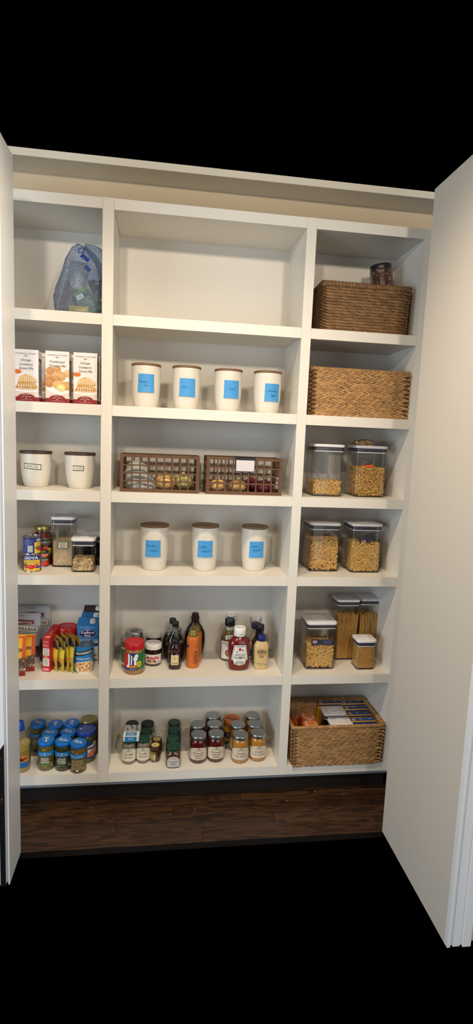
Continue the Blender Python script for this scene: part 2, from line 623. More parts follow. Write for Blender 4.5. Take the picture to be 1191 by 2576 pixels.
# ---------------------------------------------------------------- object materials
mat('ceramic', S(216, 210, 198), 0.38, noise=0.03, nscale=300)
mat('acacia', S(112, 80, 48), 0.5, noise=0.35, nscale=9, stretch=(1, 9, 9))
mat('walnut_lid', S(74, 50, 34), 0.5, noise=0.35, nscale=9, stretch=(1, 9, 9))
clear_mat('clear_plastic', (0.93, 0.93, 0.92, 1), 0.06, 0.035, 0.55, 3.0)
clear_mat('glass_solid', (0.62, 0.60, 0.57, 1), 0.04, 0.12, 0.6, 2.0)
clear_mat('glass', (0.90, 0.91, 0.90, 1), 0.03, 0.05, 0.6, 3.0)
clear_mat('bag_film', (0.86, 0.86, 0.84, 1), 0.12, 0.05, 0.5, 2.0, film=0.04, crinkle=0.5)
clear_mat('produce_film', (0.80, 0.82, 0.80, 1), 0.18, 0.07, 0.45, 1.6, film=0.42, filmcol=(0.75, 0.78, 0.75, 1), crinkle=0.8)
clear_mat('blue_film', (0.72, 0.79, 0.90, 1), 0.14, 0.06, 0.5, 1.8, film=0.17, filmcol=(0.36, 0.46, 0.68, 1), crinkle=0.9)
mat('lid_white', S(226, 222, 224), 0.4)
mat('gasket', S(66, 64, 76), 0.5)
mat('contents', attr=True, rough=0.6)
mat('contents_gloss', attr=True, rough=0.25, coat=0.3)
mat('steel', S(190, 190, 186), 0.32, metal=1.0, noise=0.04, nscale=120)
mat('tin', S(185, 186, 186), 0.28, metal=1.0)
mat('gold_lid', S(176, 158, 96), 0.35, metal=0.9)
mat('gold_cap', S(150, 128, 62), 0.4, metal=0.5)
mat('card', attr=True, rough=0.55)
mat('foil', attr=True, rough=0.32, spec=0.6, bump=0.25, bscale=60)
mat('plastic_red', S(186, 22, 26), 0.35)
mat('plastic_white', S(232, 230, 226), 0.35)
mat('plastic_black', S(20, 20, 21), 0.35)
mat('plastic_navy', S(22, 30, 96), 0.35)
mat('plastic_blue', S(24, 78, 176), 0.35)
mat('lid_blue', S(20, 110, 196), 0.3)
mat('lid_navy', S(24, 58, 150), 0.3)
mat('lid_green', S(16, 62, 44), 0.35)
mat('lid_charcoal', S(34, 34, 38), 0.4)
mat('orange_plastic', S(198, 104, 38), 0.35)
mat('hyacinth', S(164, 124, 78), 0.62, noise=0.25, nscale=60, rnd=0.28)
mat('hyacinth_stuff', attr=True, rough=0.62, noise=0.25, nscale=60)
mat('hyacinth_core', S(92, 66, 40), 0.9)
mat('rope', S(124, 91, 56), 0.62, noise=0.25, nscale=60, rnd=0.28)
mat('crate_wood', S(94, 64, 38), 0.55, noise=0.2, nscale=30)
mat('onion_yellow', S(222, 178, 112), 0.42, noise=0.35, nscale=5, stretch=(18, 18, 2))
mat('onion_red', S(96, 20, 40), 0.42, noise=0.3, nscale=5, stretch=(18, 18, 2))
mat('onion_pale', S(196, 184, 120), 0.42, noise=0.25, nscale=5, stretch=(18, 18, 2))
mat('garlic', S(226, 220, 204), 0.5, noise=0.1, nscale=30)
mat('ketchup_red', S(104, 15, 13), 0.22, coat=0.3)
mat('mustard', S(206, 178, 122), 0.35)
mat('dark_cap', S(40, 26, 24), 0.35)
mat('honey_lid', S(70, 44, 22), 0.35)
mat('lid_orange', S(196, 104, 40), 0.4)
mat('oil', S(190, 166, 84), 0.15, coat=0.4)
mat('dark_liquid', S(34, 16, 12), 0.12, coat=0.5)
mat('syrup_dark', S(44, 20, 12), 0.12, coat=0.5)

BLACK = S(24, 22, 24); INK = S(46, 42, 44); PAPER = S(226, 220, 204); WHITEC = S(238, 236, 232)

# ---------------------------------------------------------------- placing by the photograph
def cylpos(l, r, base, top, zs, back=None):
    """pixel left, right, front-base row, front-top row of an upright round thing standing on z = zs -> (x, y, R, H)"""
    c = (l + r) / 2
    p = at(c, base, 2, zs)
    R = (r - l) / 2 * scale_at(p)
    R = (r - l) / 2 * scale_at(p + Vector((0, R, 0)))
    y = p.y + R
    k = (base + top) / 2
    # body axis x on the base row
    x = at(c, base, 1, y).x
    H = at(c, top, 1, p.y).z - zs
    return x, y, R, H
def boxpos(l, r, base, top, zs, yf=None):
    """front-face left, right, base row, top row -> (x, y_front, W, H)"""
    c = (l + r) / 2
    yy = at(c, base, 2, zs).y if yf is None else yf
    a = at(l, base, 1, yy); b = at(r, base, 1, yy)
    H = at(c, top, 1, yy).z - zs
    return (a.x + b.x) / 2, yy, b.x - a.x, H
def topspot(l, r, back, zs, h):
    """centre of a lid seen from above: l, r and the row of its far edge, at height zs + h"""
    c = (l + r) / 2
    p = at(c, back, 2, zs + h)
    R = (r - l) / 2 * scale_at(p)
    p2 = at(c, back, 1, p.y - R)
    return p2.x, p.y - R, R

# ---------------------------------------------------------------- canisters with sticky notes
def canister(x, y, zs, R, H, lab, group, lid='acacia', short=False, lidtilt=0.0):
    t = thing('canister', lab, 'canister', (x, y, zs), 0, group)
    hb = H * 0.945 if not short else H * 0.92
    if short:
        prof = [(0.62, 0.0), (0.70, 0.008), (0.80, 0.14), (0.88, 0.32), (0.94, 0.55), (0.965, 0.8), (0.97, 1.0)]
    else:
        prof = [(0.68, 0.0), (0.77, 0.007), (0.82, 0.08), (0.88, 0.2), (0.935, 0.38), (0.965, 0.58), (0.97, 0.8), (0.955, 1.0)]
    full = []
    for (a, b) in zip(prof[:-1], prof[1:]):
        for k in range(3):
            q = k / 3
            full.append((R * (a[0] + (b[0] - a[0]) * q), hb * (a[1] + (b[1] - a[1]) * q)))
    full.append((R * prof[-1][0], hb))
    full += [(R * 0.9, hb), (R * 0.9, hb - 0.01)]
    MB().lathe(full, 40).build('body', 'ceramic', t)
    def rad(z):
        for (a, b) in zip(full[:-2], full[1:-1]):
            if a[1] <= z <= b[1]:
                return a[0] + (b[0] - a[0]) * (z - a[1]) / max(b[1] - a[1], 1e-6)
        return full[-3][0]
    e = 0.0018
    MB().lathe([(R * 0.97, hb + 0.0004), (R, hb + e), (R, H - e), (R * 0.985, H - e * 0.3), (R * 0.96, H)], 40).build('lid', lid, t)
    return t, rad, hb
def sticky(t, rad, u, v, w, h, rows, rot=0):
    p = Print()
    bl = S(66, 150, 214)
    p.rect(u - w / 2, v - h / 2, u + w / 2, v + h / 2, bl)
    for (s, dx, dy, hh, ww) in rows:
        p.text(s, u + dx, v + dy, hh, S(16, 44, 92), w=ww, shear=0.25)
    f = round_prof(rad)
    # the lower corners of the note lift off a little
    def fn(a, b, hgt):
        q = max(0.0, (v - b) / (h / 2))
        x, y, z = f(a, b, hgt)
        k = 1 + 0.05 * q * q
        return (x * k, y * k, z)
    p.build('sticky_note', t, fn, step=0.006, vstep=0.009)

# ---------------------------------------------------------------- push-top containers
def pop_container(x, yf, zs, W, H, lab, group, depth=None, name='food_container', lidov=0.004, lid_h=0.013):
    D = depth or W
    t = thing(name, lab, 'container', (x, yf + D / 2, zs), 0, group)
    hb = H - lid_h - 0.004
    b = MB()
    rr = 0.012
    b.rbox(W, D, 0.003, hb, r=rr, bev=0.0, n=4, cap=(True, False))
    b.build('body', 'clear_plastic', t)
    # foot ring and thick base
    fo = MB().rbox(W - 0.006, D - 0.006, 0.0, 0.006, r=rr, bev=0.001)
    fo.build('base', 'clear_base', t)
    g = MB()
    g.rbox(W - 0.004, D - 0.004, hb - 0.012, hb + 0.005, r=rr, bev=0.001)
    g.build('gasket', 'gasket', t)
    s = MB()
    s.rbox(W - 0.0035, D - 0.0035, hb - 0.017, hb - 0.0125, r=rr, bev=0.001)
    s.build('seal', 'lid_white', t)
    l = MB()
    l.rbox(W + 2 * lidov, D + 2 * lidov, H - lid_h, H, r=rr + 0.006, bev=0.003, n=6)
    ld = l.build('lid', 'lid_white', t)
    rb = MB()
    br = W * 0.24
    loops = [[(a * cos(2 * pi * k / 32), a * sin(2 * pi * k / 32), z) for k in range(32)] for a, z in ((br, H - 0.0005), (br, H + 0.0012), (br * 0.95, H + 0.0012), (br * 0.94, H + 0.0002), (br * 0.9, H + 0.0002), (br * 0.88, H + 0.0010), (br * 0.3, H + 0.0010))]
    rb.loft(loops)
    rb.build('push_button', 'lid_white', ld)
    return t, D, hb
clear_mat('clear_base', (0.70, 0.70, 0.70, 1), 0.06, 0.08, 0.5, 2.0)

def rnd_rot(rd, plane=None):
    return Matrix.Rotation(rd.uniform(0, 2 * pi), 4, 'Z') @ Matrix.Rotation(rd.uniform(0, 2 * pi), 4, 'X') @ Matrix.Rotation(rd.uniform(0, 2 * pi), 4, 'Y')

def fill(name, lab, cat, x, yc, zs, W, D, z0, z1, piece, n_front, seed, core, rows=None, margin=0.008, top_n=None, heap=0.006, left=True, tilt=0.2):
    """a mass of small dry pieces behind the clear walls: pieces lie against front, left, right and on top of a solid core"""
    rd = random.Random(seed)
    mb = MB()
    o = thing_stuff = None
    iw, idp = W - 0.006, D - 0.006
    # core
    m2 = margin * 1.1
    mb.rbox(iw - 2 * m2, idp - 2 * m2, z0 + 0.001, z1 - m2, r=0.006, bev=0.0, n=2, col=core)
    def put(px, py, pz, axis):
        ang = rd.uniform(0, pi)
        tl = rd.uniform(-tilt, tilt)
        if axis == 'y':      # lies in the x-z plane
            M = Matrix.Rotation(ang, 4, 'Y') @ Matrix.Rotation(tl, 4, 'Z')
        elif axis == 'x':
            M = Matrix.Rotation(ang, 4, 'X') @ Matrix.Rotation(pi / 2 + tl, 4, 'Z')
        else:
            M = Matrix.Rotation(ang, 4, 'Z') @ Matrix.Rotation(tl, 4, 'Y')
        piece(mb, Matrix.Translation((px, py, pz)) @ M, rd, (iw / 2, idp / 2))
    ar_f = iw * (z1 - z0)
    dens = n_front / ar_f
    def spread(n, a0, a1, b0, b1):
        k = max(1, int(math.sqrt(n * (a1 - a0) / max(b1 - b0, 1e-4))))
        m = max(1, int(round(n / k)))
        for i in range(k):
            for j in range(m):
                yield (a0 + (a1 - a0) * (i + rd.uniform(0.1, 0.9)) / k, b0 + (b1 - b0) * (j + rd.uniform(0.1, 0.9)) / m)
    e = margin
    for lay, off in enumerate((margin * 1.25, margin * 0.75)):
        for px, pz in spread(n_front * 0.75, -iw / 2 + e, iw / 2 - e, z0 + e * 0.8, z1 - e * 0.3):
            put(px, -idp / 2 + off, pz, 'y')
    for sx in ((-1, 1) if left else (1,)):
        for py, pz in spread(dens * idp * (z1 - z0) * 0.8, -idp / 2 + e, idp / 2 - e, z0 + e * 0.8, z1 - e * 0.3):
            put(sx * (iw / 2 - margin), py, pz, 'x')
    for px, py in spread(top_n or dens * iw * idp * 0.8, -iw / 2 + e, iw / 2 - e, -idp / 2 + e, idp / 2 - e):
        put(px, py, z1 - margin * 0.4 + rd.uniform(0, heap), 'z')
    lx, ly = iw / 2 - 0.0008, idp / 2 - 0.0008
    mb.v = [(max(-lx, min(lx, a)), max(-ly, min(ly, b)), max(z0, c)) for a, b, c in mb.v]
    ob = mb.build(name, 'contents', None, loc=(x, yc, zs), attr=True, angle=50)
    tag(ob, lab, cat, kind='stuff')
    return ob

def var(rd, c, k=0.18):
    f = 1 + rd.uniform(-k, k)
    return (c[0] * f, c[1] * f, c[2] * f, 1)
PASTA = S(212, 170, 98)
def pc_penne(L=0.040, r=0.0042, col=PASTA):
    def fn(mb, M, rd, lim):
        c = var(rd, col)
        l = L * rd.uniform(0.85, 1.1) / 2
        n = 7
        lo = [[(-l + (0.004 if sin(2 * pi * k / n) > 0 else -0.003), r * cos(2 * pi * k / n), r * sin(2 * pi * k / n)) for k in range(n)],
              [(l + (0.003 if sin(2 * pi * k / n) > 0 else -0.004), r * cos(2 * pi * k / n), r * sin(2 * pi * k / n)) for k in range(n)]]
        lo2 = [[(x * 0.96, y * 0.55, z * 0.55) for x, y, z in lo[1]], [(x * 0.6, y * 0.5, z * 0.5) for x, y, z in lo[1]]]
        mb.loft(lo + lo2, (True, True), c, M)
    return fn
def pc_fusilli(L=0.030, r=0.0048, col=PASTA):
    def fn(mb, M, rd, lim):
        c = var(rd, col, 0.22)
        n = 9
        loops = []
        for i in range(n):
            x = -L / 2 + L * i / (n - 1)
            a = i * 0.95
            k = 1.0 if 0 < i < n - 1 else 0.6
            loops.append([(x, k * r * cos(a), k * r * sin(a)), (x, -k * 0.0016 * sin(a), k * 0.0016 * cos(a)), (x, -k * r * cos(a), -k * r * sin(a)), (x, k * 0.0016 * sin(a), -k * 0.0016 * cos(a))])
        mb.loft(loops, (True, True), c, M)
    return fn
def pc_elbow(R=0.0075, r=0.0030, col=PASTA):
    def fn(mb, M, rd, lim):
        c = var(rd, col)
        n = 6
        pts = [(R * cos(pi * (0.02 + 0.96 * i / (n - 1))), 0, R * sin(pi * (0.02 + 0.96 * i / (n - 1))) - R * 0.5) for i in range(n)]
        mb.tube(pts, r, 6, c, M)
    return fn
def pc_bow(L=0.026, w=0.013, col=PASTA):
    def fn(mb, M, rd, lim):
        c = var(rd, col, 0.25)
        k = rd.uniform(0.8, 1.1)
        l = L * k / 2; ww = w * k / 2
        vs = [(-l, 0.001, -ww), (-l, 0.001, ww), (0, -0.003, ww * 0.35), (0, -0.003, -ww * 0.35), (l, 0.001, ww), (l, 0.001, -ww), (-l * 0.6, 0.0035, 0), (l * 0.6, 0.0035, 0)]
        mb.add(vs, [(0, 3, 6), (3, 2, 6), (2, 1, 6), (1, 0, 6), (3, 5, 7), (5, 4, 7), (4, 2, 7), (2, 3, 7)], c, M)
    return fn
def pc_grain(L=0.0060, r=0.0017, col=PASTA, k=0.2):
    def fn(mb, M, rd, lim):
        c = var(rd, col, k)
        l = L * rd.uniform(0.8, 1.15) / 2
        mb.add([(-l, 0, 0), (0, -r, -r * 0.7), (0, r, -r * 0.7), (0, 0, r), (l, 0, 0)], [(0, 2, 1), (0, 1, 3), (0, 3, 2), (4, 1, 2), (4, 3, 1), (4, 2, 3)], c, M)
    return fn
def pc_flake(L=0.008, col=PASTA, edge=None, k=0.25, thick=0.0008):
    def fn(mb, M, rd, lim):
        c = var(rd, col, k)
        n = 8
        a = L * rd.uniform(0.75, 1.2) / 2
        b = a * rd.uniform(0.5, 0.75)
        lo = [[(a * cos(2 * pi * q / n), y, b * sin(2 * pi * q / n)) for q in range(n)] for y in (-thick, thick)]
        vs = lo[0] + lo[1]
        side = [(q, (q + 1) % n, n + (q + 1) % n, n + q) for q in range(n)]
        mb.add(vs, [tuple(reversed(range(n))), tuple(range(n, 2 * n))], c, M)
        mb.add(vs, side, edge or c, M)
    return fn

# ---------------------------------------------------------------- jars
def smooth_prof(pts, n=4):
    """Catmull-Rom through (r, z) points"""
    out = []
    P_ = [pts[0]] + list(pts) + [pts[-1]]
    for i in range(1, len(P_) - 2):
        p0, p1, p2, p3 = P_[i - 1], P_[i], P_[i + 1], P_[i + 2]
        for k in range(n):
            t = k / n
            q = []
            for d in (0, 1):
                a = 2 * p1[d]; b = p2[d] - p0[d]; c = 2 * p0[d] - 5 * p1[d] + 4 * p2[d] - p3[d]; e = -p0[d] + 3 * p1[d] - 3 * p2[d] + p3[d]
                q.append(0.5 * (a + b * t + c * t * t + e * t ** 3))
            out.append(tuple(q))
    out.append(pts[-1])
    return out

def jar(name, lab, cat, x, y, zs, R, H, lid_h=0.014, lid_r=0.9, lid='steel', fillc=None, group=None, rz=0.0, neck=0.85, shoulder=0.84, lumps=None, seg=36, fill_to=0.93, glass='glass', square=None, lid_ridges=True, liddome=0.0):
    """a glass jar: clear body, contents, screw lid. square = superellipse power for a squarish jar"""
    t = thing(name, lab, cat, (x, y, zs), rz, group)
    hb = H - lid_h * 0.75
    sh = hb * shoulder
    pr = [(R * 0.90, 0.0), (R * 0.97, 0.003), (R, 0.008), (R, sh * 0.35), (R, sh - 0.008), (R * 0.97, sh), (R * (neck + 0.05), sh + (hb - sh) * 0.45), (R * neck, sh + (hb - sh) * 0.7), (R * neck, hb)]
    if square:
        rows = []
        for r_, z in pr:
            pw = square if z < sh + (hb - sh) * 0.3 else 2.0
            rows.append((z, 2 * r_, 2 * r_, pw))
        MB().ovals(rows, seg, cap=(True, False)).build('body', glass, t)
    else:
        MB().lathe(pr, seg, cap=(True, False)).build('body', glass, t)
    if fillc is not None:
        fm = MB()
        fz = hb * fill_to
        ip = [(r_ * 0.955, max(0.003, z)) for r_, z in pr if z < fz] 
        last = ip[-1]
        ip += [(last[0] * 0.985, fz - 0.001), (last[0] * 0.95, fz)]
        if square:
            fm.ovals([(z, 2 * r_, 2 * r_, square if z < sh else 2.2) for r_, z in ip], seg, col=fillc)
        else:
            fm.lathe(ip, seg, col=fillc)
        if lumps:
            lc, lr, nl, sd = lumps
            rd = random.Random(sd)
            for k in range(nl):
                a = rd.uniform(0, 2 * pi)
                z = rd.uniform(lr, fz - lr * 0.6)
                rr = R * 0.955 - lr * 0.72
                if z > sh:
                    rr *= 0.9
                fm.ball((rr * cos(a), rr * sin(a), z), lr * rd.uniform(0.8, 1.1), lr * rd.uniform(0.7, 1), lr * rd.uniform(0.8, 1.3), 8, 6, col=var(rd, lc, 0.25), rot=Matrix.Rotation(rd.uniform(-1, 1), 4, 'X'))
        fm.build('contents', 'contents_gloss', t, attr=True, angle=50)
    lr_ = R * lid_r
    z0 = H - lid_h
    lp = [(lr_ * 0.985, z0), (lr_ * 1.005, z0 + 0.001), (lr_, z0 + lid_h * 0.5), (lr_ * 0.995, H - 0.0022), (lr_ * 0.965, H - 0.0004), (lr_ * 0.90, H), (lr_ * 0.88, H - 0.0006), (lr_ * 0.5, H - 0.0006 + liddome)]
    MB().lathe(lp, seg).build('lid', lid, t)
    return t
def label_on(t, R, z0, z1, ang, draw, name='label', a0=0.0, shape='rect', step=0.004, paper=PAPER, off=0.0007):
    """paper label of half-angle `ang` on a round body; draw(p, w, h) adds ink, v from 0"""
    w = R * ang * 2
    h = z1 - z0
    p = Print()
    if shape == 'arch':
        pts = [(-w / 2, 0), (w / 2, 0), (w / 2, h * 0.82)]
        for k in range(9):
            q = k / 8
            pts.append((w * 0.36 * cos(pi * q), h * 0.82 + h * 0.18 * sin(pi * q)))
        pts.append((-w / 2, h * 0.82))
        p.poly(pts, paper)
    elif paper is not None:
        p.rect(-w / 2, 0, w / 2, h, paper)
    if draw:
        draw(p, w, h)
    return p.build(name, t, round_front(R, z0, a0), step=step, off=off)
def top_print(t, z, draw, name='lid_print', rot=0.0):
    p = Print()
    draw(p)
    c, s = cos(rot), sin(rot)
    return p.build(name, t, lambda u, v, h: (u * c - v * s, u * s + v * c, z + h))

# ---------------------------------------------------------------- cartons and pouches
def carton(name, lab, cat, loc, W, D, H, col, rz=0.0, group=None, tiltx=0.0, top=None, sides=None):
    t = thing(name, lab, cat, loc, rz, group)
    if tiltx:
        t.rotation_euler = (tiltx, 0, rz)
    b = MB()
    b.rbox(W, D, 0, H, r=0.0008, bev=0.0006, n=1, col=col)
    b.build('box', 'card', t, attr=True, smooth=False)
    return t
def pouch(name, lab, cat, loc, W, H, D, col, rz=0.0, tilt=0.0, group=None, film='foil', seal=0.008, zig=0.0):
    """a stand-up or flat pouch: bulging body that flattens into sealed edges"""
    t = thing(name, lab, cat, loc, rz, group)
    t.rotation_euler = (tilt, 0, rz)
    nx, nz = 10, 14
    mb = MB()
    def bul(u, v):
        return D / 2 * (1 - abs(2 * u - 1) ** 2.6) * min(1.0, (1 - v) * 2.4) ** 0.8 * (0.35 + 0.65 * min(1.0, v * 8)) + 0.0006
    vs = []; fs = []
    for s in (-1, 1):
        for j in range(nz + 1):
            for i in range(nx + 1):
                u, v = i / nx, j / nz
                vs.append((W * (u - 0.5), s * bul(u, v) + zig * math.sin(v * 5), H * v))
    N = (nx + 1) * (nz + 1)
    for s in (0, 1):
        for j in range(nz):
            for i in range(nx):
                a = s * N + j * (nx + 1) + i
                q = (a, a + 1, a + nx + 2, a + nx + 1)
                fs.append(q if s == 0 else tuple(reversed(q)))
    # edges
    for j in range(nz):
        for i in (0, nx):
            a = j * (nx + 1) + i; b = a + nx + 1
            q = (a, b, N + b, N + a)
            fs.append(q if i == 0 else tuple(reversed(q)))
    for i in range(nx):
        for j in (0, nz):
            a = j * (nx + 1) + i; b = a + 1
            q = (a, N + a, N + b, b)
            fs.append(q if j == 0 else tuple(reversed(q)))
    mb.add(vs, fs, col)
    mb.build('pouch', film, t, attr=True, angle=60)
    def surf(u, v, h):
        uu = min(1, max(0, u / W + 0.5)); vv = min(1, max(0, v / H))
        return (u, -bul(uu, vv) - h + zig * math.sin(vv * 5), v)
    return t, surf
# ================================================================ canisters (rows two, three and four)
Z1, Z2, Z3, Z4, Z5, Z6 = SHZ
def can_photo(l, r, base, lidtop, zs, yf, lab, group, lid, short=False):
    """l, r: lid edges in pixels on its own row"""
    c = (l + r) / 2
    if yf is None:
        yf = at(c, base, 2, zs).y
        R0 = (r - l) / 2 * scale_at((0.4, yf + 0.05, zs))
        yf = yf - R0 * 0.72 + R0 * 0.0
        yc = yf + R0
    else:
        R0 = (r - l) / 2 * scale_at((0.4, yf + 0.05, zs))
        yc = yf + R0
    pt = at(c, lidtop, 1, yc)
    R = (r - l) / 2 * scale_at(pt)
    H = at(c, lidtop, 1, yc - R).z - zs
    return canister(pt.x, yc, zs, R, H, lab, group, lid, short) + (R, H)
G_note = 'tall white canisters with wooden lids and blue notes'
row2c = [
    (331.7, 406, 1024, 912, 'tall white canister with a blue note reading Pancake mix', [('Pancake', -0.012, 0.006, 0.008, 0.032), ('mix', 0.001, -0.010, 0.007, 0.017)], 0.002, 0.55),
    (434.5, 507, 1031, 918, 'tall white canister with a blue note reading Flour', [('Flour', -0.012, 0.002, 0.008, 0.022)], 0.003, 0.50),
    (540.7, 611.8, 1036, 926, 'tall white canister with a blue note reading Sugar', [('Sugar', 0.0, 0.003, 0.009, 0.026)], 0.011, 0.52),
    (639.6, 711, 1041, 931, 'tall white canister with a blue note reading Powdered Sugar', [('Powdered', 0.0, 0.007, 0.009, 0.040), ('Sugar', 0.003, -0.012, 0.009, 0.026)], 0.014, 0.49),
]
for l, r, b, tp, lab, rows, du, fv in row2c:
    t, rad, hb, R, H = can_photo(l, r, b, tp, Z2, 0.045, lab, G_note, 'acacia')
    sticky(t, rad, du, H * fv, 0.071, 0.076, rows)
row4c = [
    (354, 426, 1432, 1323, 'tall white canister with a blue note reading Chocolate protein', [('Chocolate', -0.010, 0.014, 0.008, 0.046), ('protein', 0.004, -0.008, 0.008, 0.036)], -0.006, 0.50),
    (483.5, 552, 1433, 1324, 'tall white canister with a blue note reading Coffee protein', [('Coffee', -0.012, 0.010, 0.008, 0.032), ('protein', 0.002, -0.010, 0.008, 0.036)], -0.003, 0.50),
    (608.6, 675.6, 1433, 1327, 'tall white canister with a blue note reading Vanilla protein', [('Vanilla', -0.012, 0.016, 0.008, 0.030), ('protein', 0.000, -0.002, 0.008, 0.034)], 0.003, 0.50),
]
for l, r, b, tp, lab, rows, du, fv in row4c:
    t, rad, hb, R, H = can_photo(l, r, b, tp, Z4, None, lab, G_note, 'acacia')
    sticky(t, rad, du, H * fv, 0.071, 0.076, rows)
row3c = [
    (51.6, 129.7, 1224, 1135, 'squat white canister with dark lid labelled BAKING SODA'),
    (163.7, 239.8, 1227.8, 1139, 'squat white canister with dark lid labelled AD CRUMBS'),
]
for i, (l, r, b, tp, lab) in enumerate(row3c):
    t, rad, hb, R, H = can_photo(l, r, b, tp, Z3, None, lab, 'squat white canisters with dark wooden lids', 'walnut_lid', True)
    p = Print()
    if i == 0:
        p.rect(-0.040, 0, 0.036, 0.024, S(30, 28, 28)).rect(-0.037, 0.003, 0.033, 0.021, S(226, 222, 200))
        p.text('BAKING SODA', -0.002, 0.012, 0.012, S(110, 104, 90), w=0.052)
    else:
        p.rect(-0.024, 0, 0.026, 0.022, S(30, 28, 28)).rect(-0.024, 0.003, 0.023, 0.019, S(226, 222, 200))
        p.text('AD CRUMBS', -0.001, 0.011, 0.011, S(110, 104, 90), w=0.042)
    f0 = round_prof(rad, H * 0.50)
    fn = (lambda u, v, h, f0=f0: (lambda q: (q[0], q[1], q[2] - u * 0.07))(f0(u, v, h))) if i == 0 else f0
    p.build('label', t, fn, step=0.006)

# ================================================================ scone and popover mix boxes (row two, left)
RED = S(128, 18, 22)
def mix_front(p, W, H, kind):
    p.rect(-W / 2, 0, W / 2, H, S(232, 226, 222))
    # table top tone and picture
    p.rect(-W / 2, H * 0.10, W / 2, H * 0.30, S(214, 200, 188))
    if kind == 'scone':
        p.ell(-W * 0.36, H * 0.575, W * 0.17, H * 0.043, S(214, 110, 44))
        p.ell(W * 0.02, H * 0.235, W * 0.50, H * 0.045, S(240, 236, 230)).ell(W * 0.02, H * 0.25, W * 0.47, H * 0.035, S(216, 206, 196))
        p.poly([(-W * 0.46, H * 0.25), (W * 0.44, H * 0.25), (W * 0.46, H * 0.32), (W * 0.3, H * 0.37), (-W * 0.34, H * 0.36)], S(206, 158, 92))
        p.line([(-W * 0.40, H * 0.285), (W * 0.38, H * 0.29)], H * 0.014, S(134, 84, 44))
        p.poly([(-W * 0.36, H * 0.345), (W * 0.46, H * 0.37), (W * 0.40, H * 0.46), (W * 0.22, H * 0.525), (-W * 0.05, H * 0.545), (-W * 0.28, H * 0.47)], S(216, 172, 104))
        p.line([(-W * 0.33, H * 0.365), (W * 0.42, H * 0.385)], H * 0.010, S(150, 98, 50))
        rd = random.Random(5)
        for k in range(8):
            x = -W * 0.26 + W * 0.085 * k
            p.line([(x - W * 0.02, H * (0.50 + 0.03 * rd.random())), (x + W * 0.03, H * 0.44), (x + W * 0.02, H * (0.36 + 0.05 * rd.random()))], W * 0.022, S(244, 236, 220))
        p.line([(-W * 0.28, H * 0.49), (-W * 0.05, H * 0.54), (W * 0.22, H * 0.51), (W * 0.38, H * 0.45)], W * 0.03, S(244, 236, 220))
        for k in range(7):
            x = -W * 0.30 + W * 0.10 * k
            p.line([(x, H * 0.33), (x + W * 0.01, H * (0.26 + 0.03 * rd.random()))], W * 0.03, S(242, 232, 214))
    else:
        p.poly([(-W * 0.4, H * 0.24), (W * 0.1, H * 0.16), (W / 2, H * 0.22), (W / 2, H * 0.32), (-W / 2, H * 0.32)], S(236, 232, 228))
        for (x, y, a, b, c) in ((-.30, .62, .19, .075, (186, 130, 74)), (0.0, .655, .16, .06, (196, 144, 86)), (.44, .58, .16, .07, (216, 170, 112)), (-.36, .50, .2, .07, (196, 140, 78)), (-.34, .40, .24, .10, (182, 122, 64)), (.10, .52, .27, .10, (206, 156, 98)), (.0, .47, .16, .05, (190, 134, 76)), (.40, .34, .22, .085, (198, 146, 84)), (.05, .36, .26, .085, (212, 164, 100)), (.16, .31, .2, .075, (228, 190, 116)), (.18, .30, .13, .05, (240, 214, 140))):
            p.ell(W * x, H * y, W * a, H * b, S(*c))
            p.ell(W * (x - 0.03), H * (y + 0.02), W * a * 0.7, H * b * 0.5, S(min(255, c[0] + 14), min(255, c[1] + 14), min(255, c[2] + 14)))
        p.rect(-W * 0.6, 0, -W * 0.5, H, S(232, 226, 222)); p.rect(W * 0.5, 0, W * 0.6, H, S(232, 226, 222))
    p.rect(-W / 2, 0, W / 2, H * 0.095, RED)
    p.ell(0, H * 0.075, W * 0.36, H * 0.085, RED, a0=0, a1=180)
    p.text('BREAKFAST', 0, H * 0.137, H * 0.012, WHITEC, w=W * 0.28)
    p.text('quality + cafe baking', 0, H * 0.103, H * 0.014, WHITEC, w=W * 0.42, shear=0.2)
    p.poly([(-W * 0.03, H * 0.062), (W * 0.03, H * 0.062), (0, H * 0.082)], WHITEC)
    p.text('WITH ORANGE GLAZE MIX' if kind == 'scone' else 'CLASSIC BAKING MADE SIMPLE', 0, H * 0.043, H * 0.011, S(226, 190, 186), w=W * 0.52)
    p.text('STONEWALL KITCHEN', 0, H * 0.923, H * 0.021, S(60, 40, 44), w=W * 0.84)
    p.ell(0, H * 0.878, W * 0.10, H * 0.0035, S(120, 110, 110)).ell(0, H * 0.878, W * 0.03, H * 0.008, S(90, 80, 80))
    if kind == 'scone':
        for s, y, ww, dx in (('Orange', 0.802, 0.40, 0), ('Cranberry', 0.72, 0.56, 0.0), ('Scone Mix', 0.645, 0.58, 0.02)):
            p.text(s, W * dx, H * y, H * 0.042, BLACK, w=W * ww, shear=0.15)
    else:
        for s, y, ww, dx in (('Traditional', 0.798, 0.64, 0.0), ('Popover Mix', 0.722, 0.70, 0.02)):
            p.text(s, W * dx, H * y, H * 0.042, BLACK, w=W * ww, shear=0.15)
